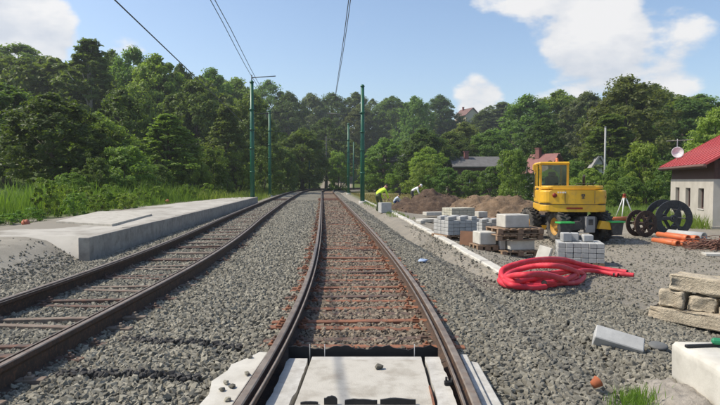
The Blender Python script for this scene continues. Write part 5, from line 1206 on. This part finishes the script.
for row in (
 (4, 45, 84, 95, 'round', 'leaf_dark', 'dark broad tree cut by the left frame edge', GL),
 (52, 37, 93, 86, 'round', 'leaf_dark', 'rounded dark green tree second from the left frame edge, in front', GL),
 (18, 105, 44, 80, 'round', 'leaf_mid', 'tall tree on the skyline below the cloud at the far left', GL),
 (50, 116, 62, 50, 'round', 'leaf_grey', 'tree in the skyline dip left of the tallest pointed tree', GL),
 (89, 75, 37, 58, 'tall', 'leaf_olive', 'tallest pointed birch like tree on the left skyline', GL, 'birch_bark'),
 (112, 94, 50, 45, 'round', 'leaf_mid', 'dark tree right behind the tallest pointed tree', GL),
 (133, 89, 47, 48, 'round', 'leaf_mid', 'round topped tree on the skyline right of the pointed tree', GL),
 (156, 81, 54, 58, 'round', 'leaf_light', 'bright green round crown on the left skyline', GL),
 (122, 50, 88, 55, 'round', 'leaf_dark', 'dark tree below the skyline crowns at the left', GL),
 (180, 97, 64, 42, 'round', 'leaf_dark', 'dark tree on the skyline where the feeder cable ends', GL),
 (196, 75, 80, 58, 'round', 'leaf_mid', 'heavy dark tree in the middle of the left slope', GL),
 (212, 108, 68, 52, 'round', 'leaf_mid', 'tree on the skyline left of the tall pole arm', GL),
 (168, 46, 112, 58, 'tall', 'leaf_mid', 'mid green tree low on the slope below the bright crown', GL),
 (98, 43, 112, 52, 'round', 'leaf_mid', 'mid green tree below the pointed tree', GL),
 (226, 60, 104, 42, 'tall', 'leaf_olive', 'olive tree left of the tall pole by the platform', GL),
 (236, 124, 78, 56, 'round', 'leaf_mid', 'dark skyline tree just left of the tall pole arm', GL),
 (252, 72, 92, 52, 'round', 'leaf_olive', 'yellowish green tree behind the tall pole by the platform', GL),
 (268, 186, 80, 41, 'round', 'leaf_mid', 'skyline tree right behind the tall pole arm', GC),
 (288, 168, 92, 40, 'round', 'leaf_dark', 'big dark tree above the dark gap by the rails', GC),
 (310, 186, 93, 36, 'round', 'leaf_grey', 'skyline tree left of the contact wires', GC),
 (332, 205, 93, 36, 'round', 'leaf_dark', 'skyline tree right behind the contact wires', GC),
 (302, 92, 128, 46, 'round', 'leaf_dark', 'dark low tree overhanging the left side of the far rails', GC),
 (326, 138, 118, 40, 'round', 'leaf_dark', 'dark tree closing the view at the end of the rails', GC),
 (356, 205, 92, 33, 'round', 'leaf_olive', 'skyline tree behind the top of the tallest green pole', GC),
 (361, 186, 104, 32, 'round', 'leaf_olive', 'olive brown tree between the two right green poles', GC),
 (392, 205, 96, 35, 'round', 'leaf_mid', 'skyline tree right of the tallest green pole', GC),
 (384, 92, 138, 40, 'round', 'leaf_mid', 'mid green tree low behind the far thin poles', GC),
 (414, 168, 96, 33, 'round', 'leaf_mid', 'skyline tree midway between tallest pole and hill house', GC),
 (440, 205, 95, 33, 'round', 'leaf_dark', 'dark skyline tree left of the cream hill house', GC),
 (424, 84, 128, 48, 'round', 'leaf_dark', 'dark tree behind the bright low tree near the grey house', GC),
 (428, 76, 147, 36, 'round', 'leaf_light', 'bright low tree left of the long dark roof', GC),
 (464, 110, 122, 40, 'round', 'leaf_olive', 'tree just below the cream hill house', GC),
 (484, 186, 110, 30, 'round', 'leaf_dark', 'dark tree right of the cream hill house', GR),
 (502, 186, 101, 32, 'tall', 'leaf_grey', 'pointed tree right of the small cloud', GR),
 (450, 92, 132, 44, 'round', 'leaf_dark', 'dark tree above the left end of the long dark roof', GR),
 (490, 92, 130, 46, 'round', 'leaf_mid', 'mid green tree above the right end of the long dark roof', GR),
 (527, 115, 95, 58, 'round', 'leaf_mid', 'large tree above the bright tree left of the excavator', GR),
 (560, 117, 90, 52, 'round', 'leaf_mid', 'large dark tree straight above the excavator cab', GR),
 (588, 105, 92, 48, 'round', 'leaf_grey', 'tree above the excavator tail, left of the pale pole', GR),
 (545, 78, 118, 46, 'round', 'leaf_dark', 'dark tree behind the faded red roof', GR),
 (627, 72, 76, 74, 'round', 'leaf_olive', 'highest broad tree on the right skyline', GR),
 (655, 95, 84, 58, 'round', 'leaf_olive', 'broad tree adjoining the highest right tree on its right', GR),
 (610, 66, 112, 54, 'tall', 'leaf_dark', 'dark tree right behind the pale pole', GR),
 (684, 82, 98, 60, 'round', 'leaf_dark', 'dark tree above the aerial of the white house', GR),
 (716, 52, 108, 48, 'round', 'leaf_light', 'bright tree at the right frame edge above the red roof', GR),
 (700, 105, 94, 56, 'round', 'leaf_mid', 'pale skyline tree above the red roof', GR)):
    plant(*row[:6], row[6], row[7], bark=row[8] if len(row) > 8 else None)
SB = 'shrubs along the edge of the wood'
for row in (
 (125, 36, 146, 74, 'leaf_mid', 'spreading shrub above the weeds left of the platform'), (70, 31, 172, 46, 'leaf_light', 'bright shrub among the weeds near the left frame edge'), (18, 26, 200, 60, 'weed', 'low bright shrub at the left frame edge'),
 (96, 33, 158, 40, 'leaf_dark', 'dark shrub left of the spreading shrub'), (158, 42, 164, 40, 'leaf_dark', 'dark low shrub with a yellow side, right of the spreading shrub'), (188, 46, 152, 44, 'leaf_light', 'bright shrub above the grass at the platform'),
 (212, 50, 148, 42, 'leaf_mid', 'shrub behind the far part of the platform'), (236, 60, 152, 44, 'leaf_light', 'shrub left of the tall pole foot'), (262, 66, 146, 40, 'leaf_mid', 'shrub between the two left poles'), (284, 78, 150, 34, 'leaf_dark', 'dark shrub right of the shorter left pole'),
 (306, 104, 158, 34, 'leaf_dark', 'dark shrub by the faint pole in the shade'), (338, 96, 152, 34, 'leaf_light', 'bright shrub right of the thin dark pole'), (372, 100, 158, 36, 'leaf_mid', 'shrub right of the tallest pole foot'), (404, 84, 166, 34, 'leaf_light', 'bright shrub above the crouching worker'),
 (424, 72, 162, 36, 'leaf_light', 'bright shrub above the dark soil heap, left part'), (446, 68, 168, 38, 'leaf_mid', 'shrub before the left end of the long dark roof'), (470, 66, 170, 38, 'leaf_mid', 'shrub before the middle of the long dark roof'), (494, 62, 166, 36, 'leaf_dark', 'shrub before the right end of the long dark roof'),
 (514, 56, 150, 40, 'leaf_light', 'bright bushy tree left of the excavator cab'), (540, 56, 172, 34, 'leaf_mid', 'shrub right behind the excavator cab'), (574, 54, 160, 38, 'leaf_mid', 'shrub above the excavator counterweight'), (590, 50, 168, 34, 'leaf_light', 'shrub at the foot of the pale pole'),
 (616, 50, 160, 40, 'leaf_mid', 'shrub right of the pale pole'), (644, 47, 143, 54, 'leaf_light', 'big rounded bright shrub left of the white house'), (668, 44, 160, 40, 'leaf_mid', 'shrub touching the far corner of the white house'), (628, 44, 176, 36, 'leaf_mid', 'low shrub before the big rounded shrub'), (604, 44, 180, 34, 'leaf_light', 'low shrub above the survey tripod')):
    plant(row[0], row[1], row[2], row[3], 'bush', row[4], row[5], SB, cat='shrub')
WD = 'leafy weeds beside the platform'
for row in ((44, 20, 178, 34, 'weed', 'tall leafy weed at the left behind the orange cap'), (60, 22, 184, 30, 'leaf_light', 'leafy weed right of the tall weed at the left'), (8, 17, 212, 40, 'weed', 'low leafy weed at the left frame edge by the gravel'), (30, 18, 206, 34, 'weed', 'low leafy weed above the orange cap'), (84, 25, 186, 30, 'weed', 'leafy weed before the spreading shrub, left'), (112, 27, 184, 30, 'weed', 'leafy weed before the spreading shrub, right'), (140, 31, 188, 24, 'weed', 'leafy weed left of the far orange cap'), (74, 21, 192, 30, 'leaf_mid', 'dark leafy weed between the tall weed and the concrete sheet'), (98, 23, 194, 28, 'leaf_light', 'leafy weed straight behind the concrete sheet'), (128, 26, 192, 28, 'leaf_mid', 'dark leafy weed behind the right end of the concrete sheet'), (156, 34, 186, 24, 'leaf_light', 'leafy weed close to the far orange cap'), (186, 38, 184, 22, 'leaf_mid', 'leafy weed right of the far orange cap'), (208, 42, 183, 20, 'weed', 'leafy weed by the far half of the platform')):
    plant(row[0], row[1], row[2], row[3], 'weed', row[4], row[5], WD, cat='weed', name='leafy_weed')
# the wood behind, too dense to tell its trees apart
acc = []; rr_ = random.Random(3)
prep = []
for k in range(4):
    cme = PROTO['round'][k][0]; v = np.empty(len(cme.vertices) * 3, dtype=np.float32); cme.vertices.foreach_get('co', v); v = v.reshape(-1, 4, 3)[k::9]
    c = v.mean(1, keepdims=True); prep.append(c + (v - c) * 2.3)
for k in range(210):
    px = rr_.uniform(-70, 790); Y = rr_.uniform(140, 245) if px > 225 else rr_.uniform(80, 150)
    if px > 590: Y = rr_.uniform(88, 150)
    lim = float(np.interp(px, [-60, 0, 100, 200, 280, 340, 450, 456, 480, 488, 560, 640, 720, 800], [52, 56, 62, 76, 91, 97, 99, 118, 118, 106, 96, 90, 103, 106]))
    p = atY(px, lim, Y); g = ground(p.x, Y); h = rr_.uniform(8, 13)
    if g + h > p.z: h = p.z - g
    if px < 225 or px > 590: h = min(p.z - g, rr_.uniform(10, 20))
    if h < 4: continue
    v = prep[k % 4]; a = rr_.uniform(0, 6.28); M = np.array([[math.cos(a), -math.sin(a), 0], [math.sin(a), math.cos(a), 0], [0, 0, 1]]); w_ = rr_.uniform(.85, 1.3)
    acc.append((v.reshape(-1, 3) @ M.T) * np.array([w_, w_, h / 12]) + np.array([p.x, Y, g]))
v = np.concatenate(acc); tag(link('background_wood', np_mesh('background_wood', v, 4, np.arange(len(v)), MATS['leaf_mid'])), 'dense wood filling the slope behind the single trees', 'wood', kind='stuff')

# ------------------------------------------------------------------ grass
def grass(name, label, n, sample, h0, h1, w, m, seed, cat='grass', dz=-.02):
    rg = random.Random(seed); vs = []
    k = 0
    while k < n:
        q = sample(rg)
        if q is None: continue
        x, y, f = q; z = (ground(x, y) if dz < 0 else max(ground(x, y), -.06)) + dz; h = rg.uniform(h0, h1) * f; a = rg.uniform(0, 6.28); ww = w * rg.uniform(.6, 1.4); dx, dy = math.cos(a) * ww, math.sin(a) * ww; b_ = rg.gauss(0, .28) * h, rg.gauss(0, .28) * h
        vs += [(x - dx, y - dy, z), (x + dx, y + dy, z), (x + dx * .7 + b_[0] * .4, y + dy * .7 + b_[1] * .4, z + h * .6), (x - dx * .7 + b_[0] * .4, y - dy * .7 + b_[1] * .4, z + h * .6),
               (x - dx * .7 + b_[0] * .4, y - dy * .7 + b_[1] * .4, z + h * .6), (x + dx * .7 + b_[0] * .4, y + dy * .7 + b_[1] * .4, z + h * .6), (x + b_[0], y + b_[1], z + h), (x + b_[0] * .98, y + b_[1] * .98, z + h * .99)]
        k += 1
    return tag(link(name, np_mesh(name, vs, 4, np.arange(len(vs)), MATS[m])), label, cat, kind='stuff')
def s_weeds(r):
    y = r.uniform(13, 46); x = r.uniform(-16, -9.6)
    if x > Lx(min(y, 41)) - .35 + (.6 if y > 38 else 0): return None
    return x, y, (.45 + .9 * max(0, fbm(x * .6, y * .6, 3, 3) + .35)) * sstep(0, 1.6, Lx(min(y, 41)) - x)
grass('tall_weeds', 'tall bright weeds and grass along the far side of the platform', 13000, s_weeds, .35, 1.3, .014, 'weed', 1)
def s_end(r):
    y = r.uniform(38, 84); x = r.uniform(-16, -6.5)
    if x > leftX(y) - 1.6: return None
    return x, y, .6 + .6 * sstep(leftX(y) - 1.5, leftX(y) - 5, x)
grass('track_side_grass', 'grass between the platform end and the left poles', 9000, s_end, .25, .75, .022, 'grass', 2)
def s_lawn(r):
    y = r.uniform(24, 58); x = r.uniform(8, 34)
    if lot_mask(x, y) > .4 or (x > 14.3 + (y - 24.3) * .27 and y < 34 and x < 24): return None
    return x, y, 1
grass('lawn_grass', 'green grass behind the excavator and around the drums', 22000, s_lawn, .10, .34, .016, 'grass', 3)
def s_wall(r):
    s = r.uniform(-.5, 7); o = r.uniform(.1, 2.4); x, y = 14.8 + ux * s - uy * o, 24.3 + uy * s + ux * o
    return (x, y, 1.2 - .3 * o) if y > 23.6 else None
grass('wall_grass', 'tall grass along the wall of the white house', 2600, s_wall, .25, .6, .012, 'weed', 4)
def s_dry(r):
    y = r.uniform(34, 80); x = mainX(y) + r.uniform(3.2, 16)
    return (x, y, .8) if dry_mask(x, y) > .35 else None
grass('dry_grass', 'yellowish dry grass around the crouching worker', 9000, s_dry, .10, .32, .02, 'grass_dry', 5)
def s_tuft(r):
    p = at(r.gauss(634, 12), r.uniform(393, 412), 0); return p.x, p.y, 1
grass('foreground_tuft', 'tuft of fresh grass at the lower right before the white block', 420, s_tuft, .04, .12, .0028, 'weed', 6, dz=.05)
def s_kerb(r):
    y = r.uniform(26, 44); x = kerbX(y) + r.choice((-1, 1)) * abs(r.gauss(.25, .2)); return x, y, .8
grass('kerb_grass', 'sparse grass along the far kerb stones', 1100, s_kerb, .08, .25, .012, 'grass', 7)

# ------------------------------------------------------------------ the air: a thin summer haze
hzb = MB().box((0, 0, 0), (900, 640, 46)).build('haze', [], None, (0, 250, 20.5))
hm_ = bpy.data.materials.new('haze'); hm_.use_nodes = True; hn = hm_.node_tree; hn.nodes.remove(hn.nodes['Principled BSDF'])
pv = hn.nodes.new('ShaderNodeVolumePrincipled'); pv.inputs['Density'].default_value = .00045; pv.inputs['Color'].default_value = (.88, .93, 1, 1); pv.inputs['Anisotropy'].default_value = .3
hn.links.new(pv.outputs[0], hn.nodes['Material Output'].inputs['Volume']); hzb.data.materials.append(hm_); hzb['kind'] = 'stuff'; hzb['label'] = 'thin summer haze over the whole place'
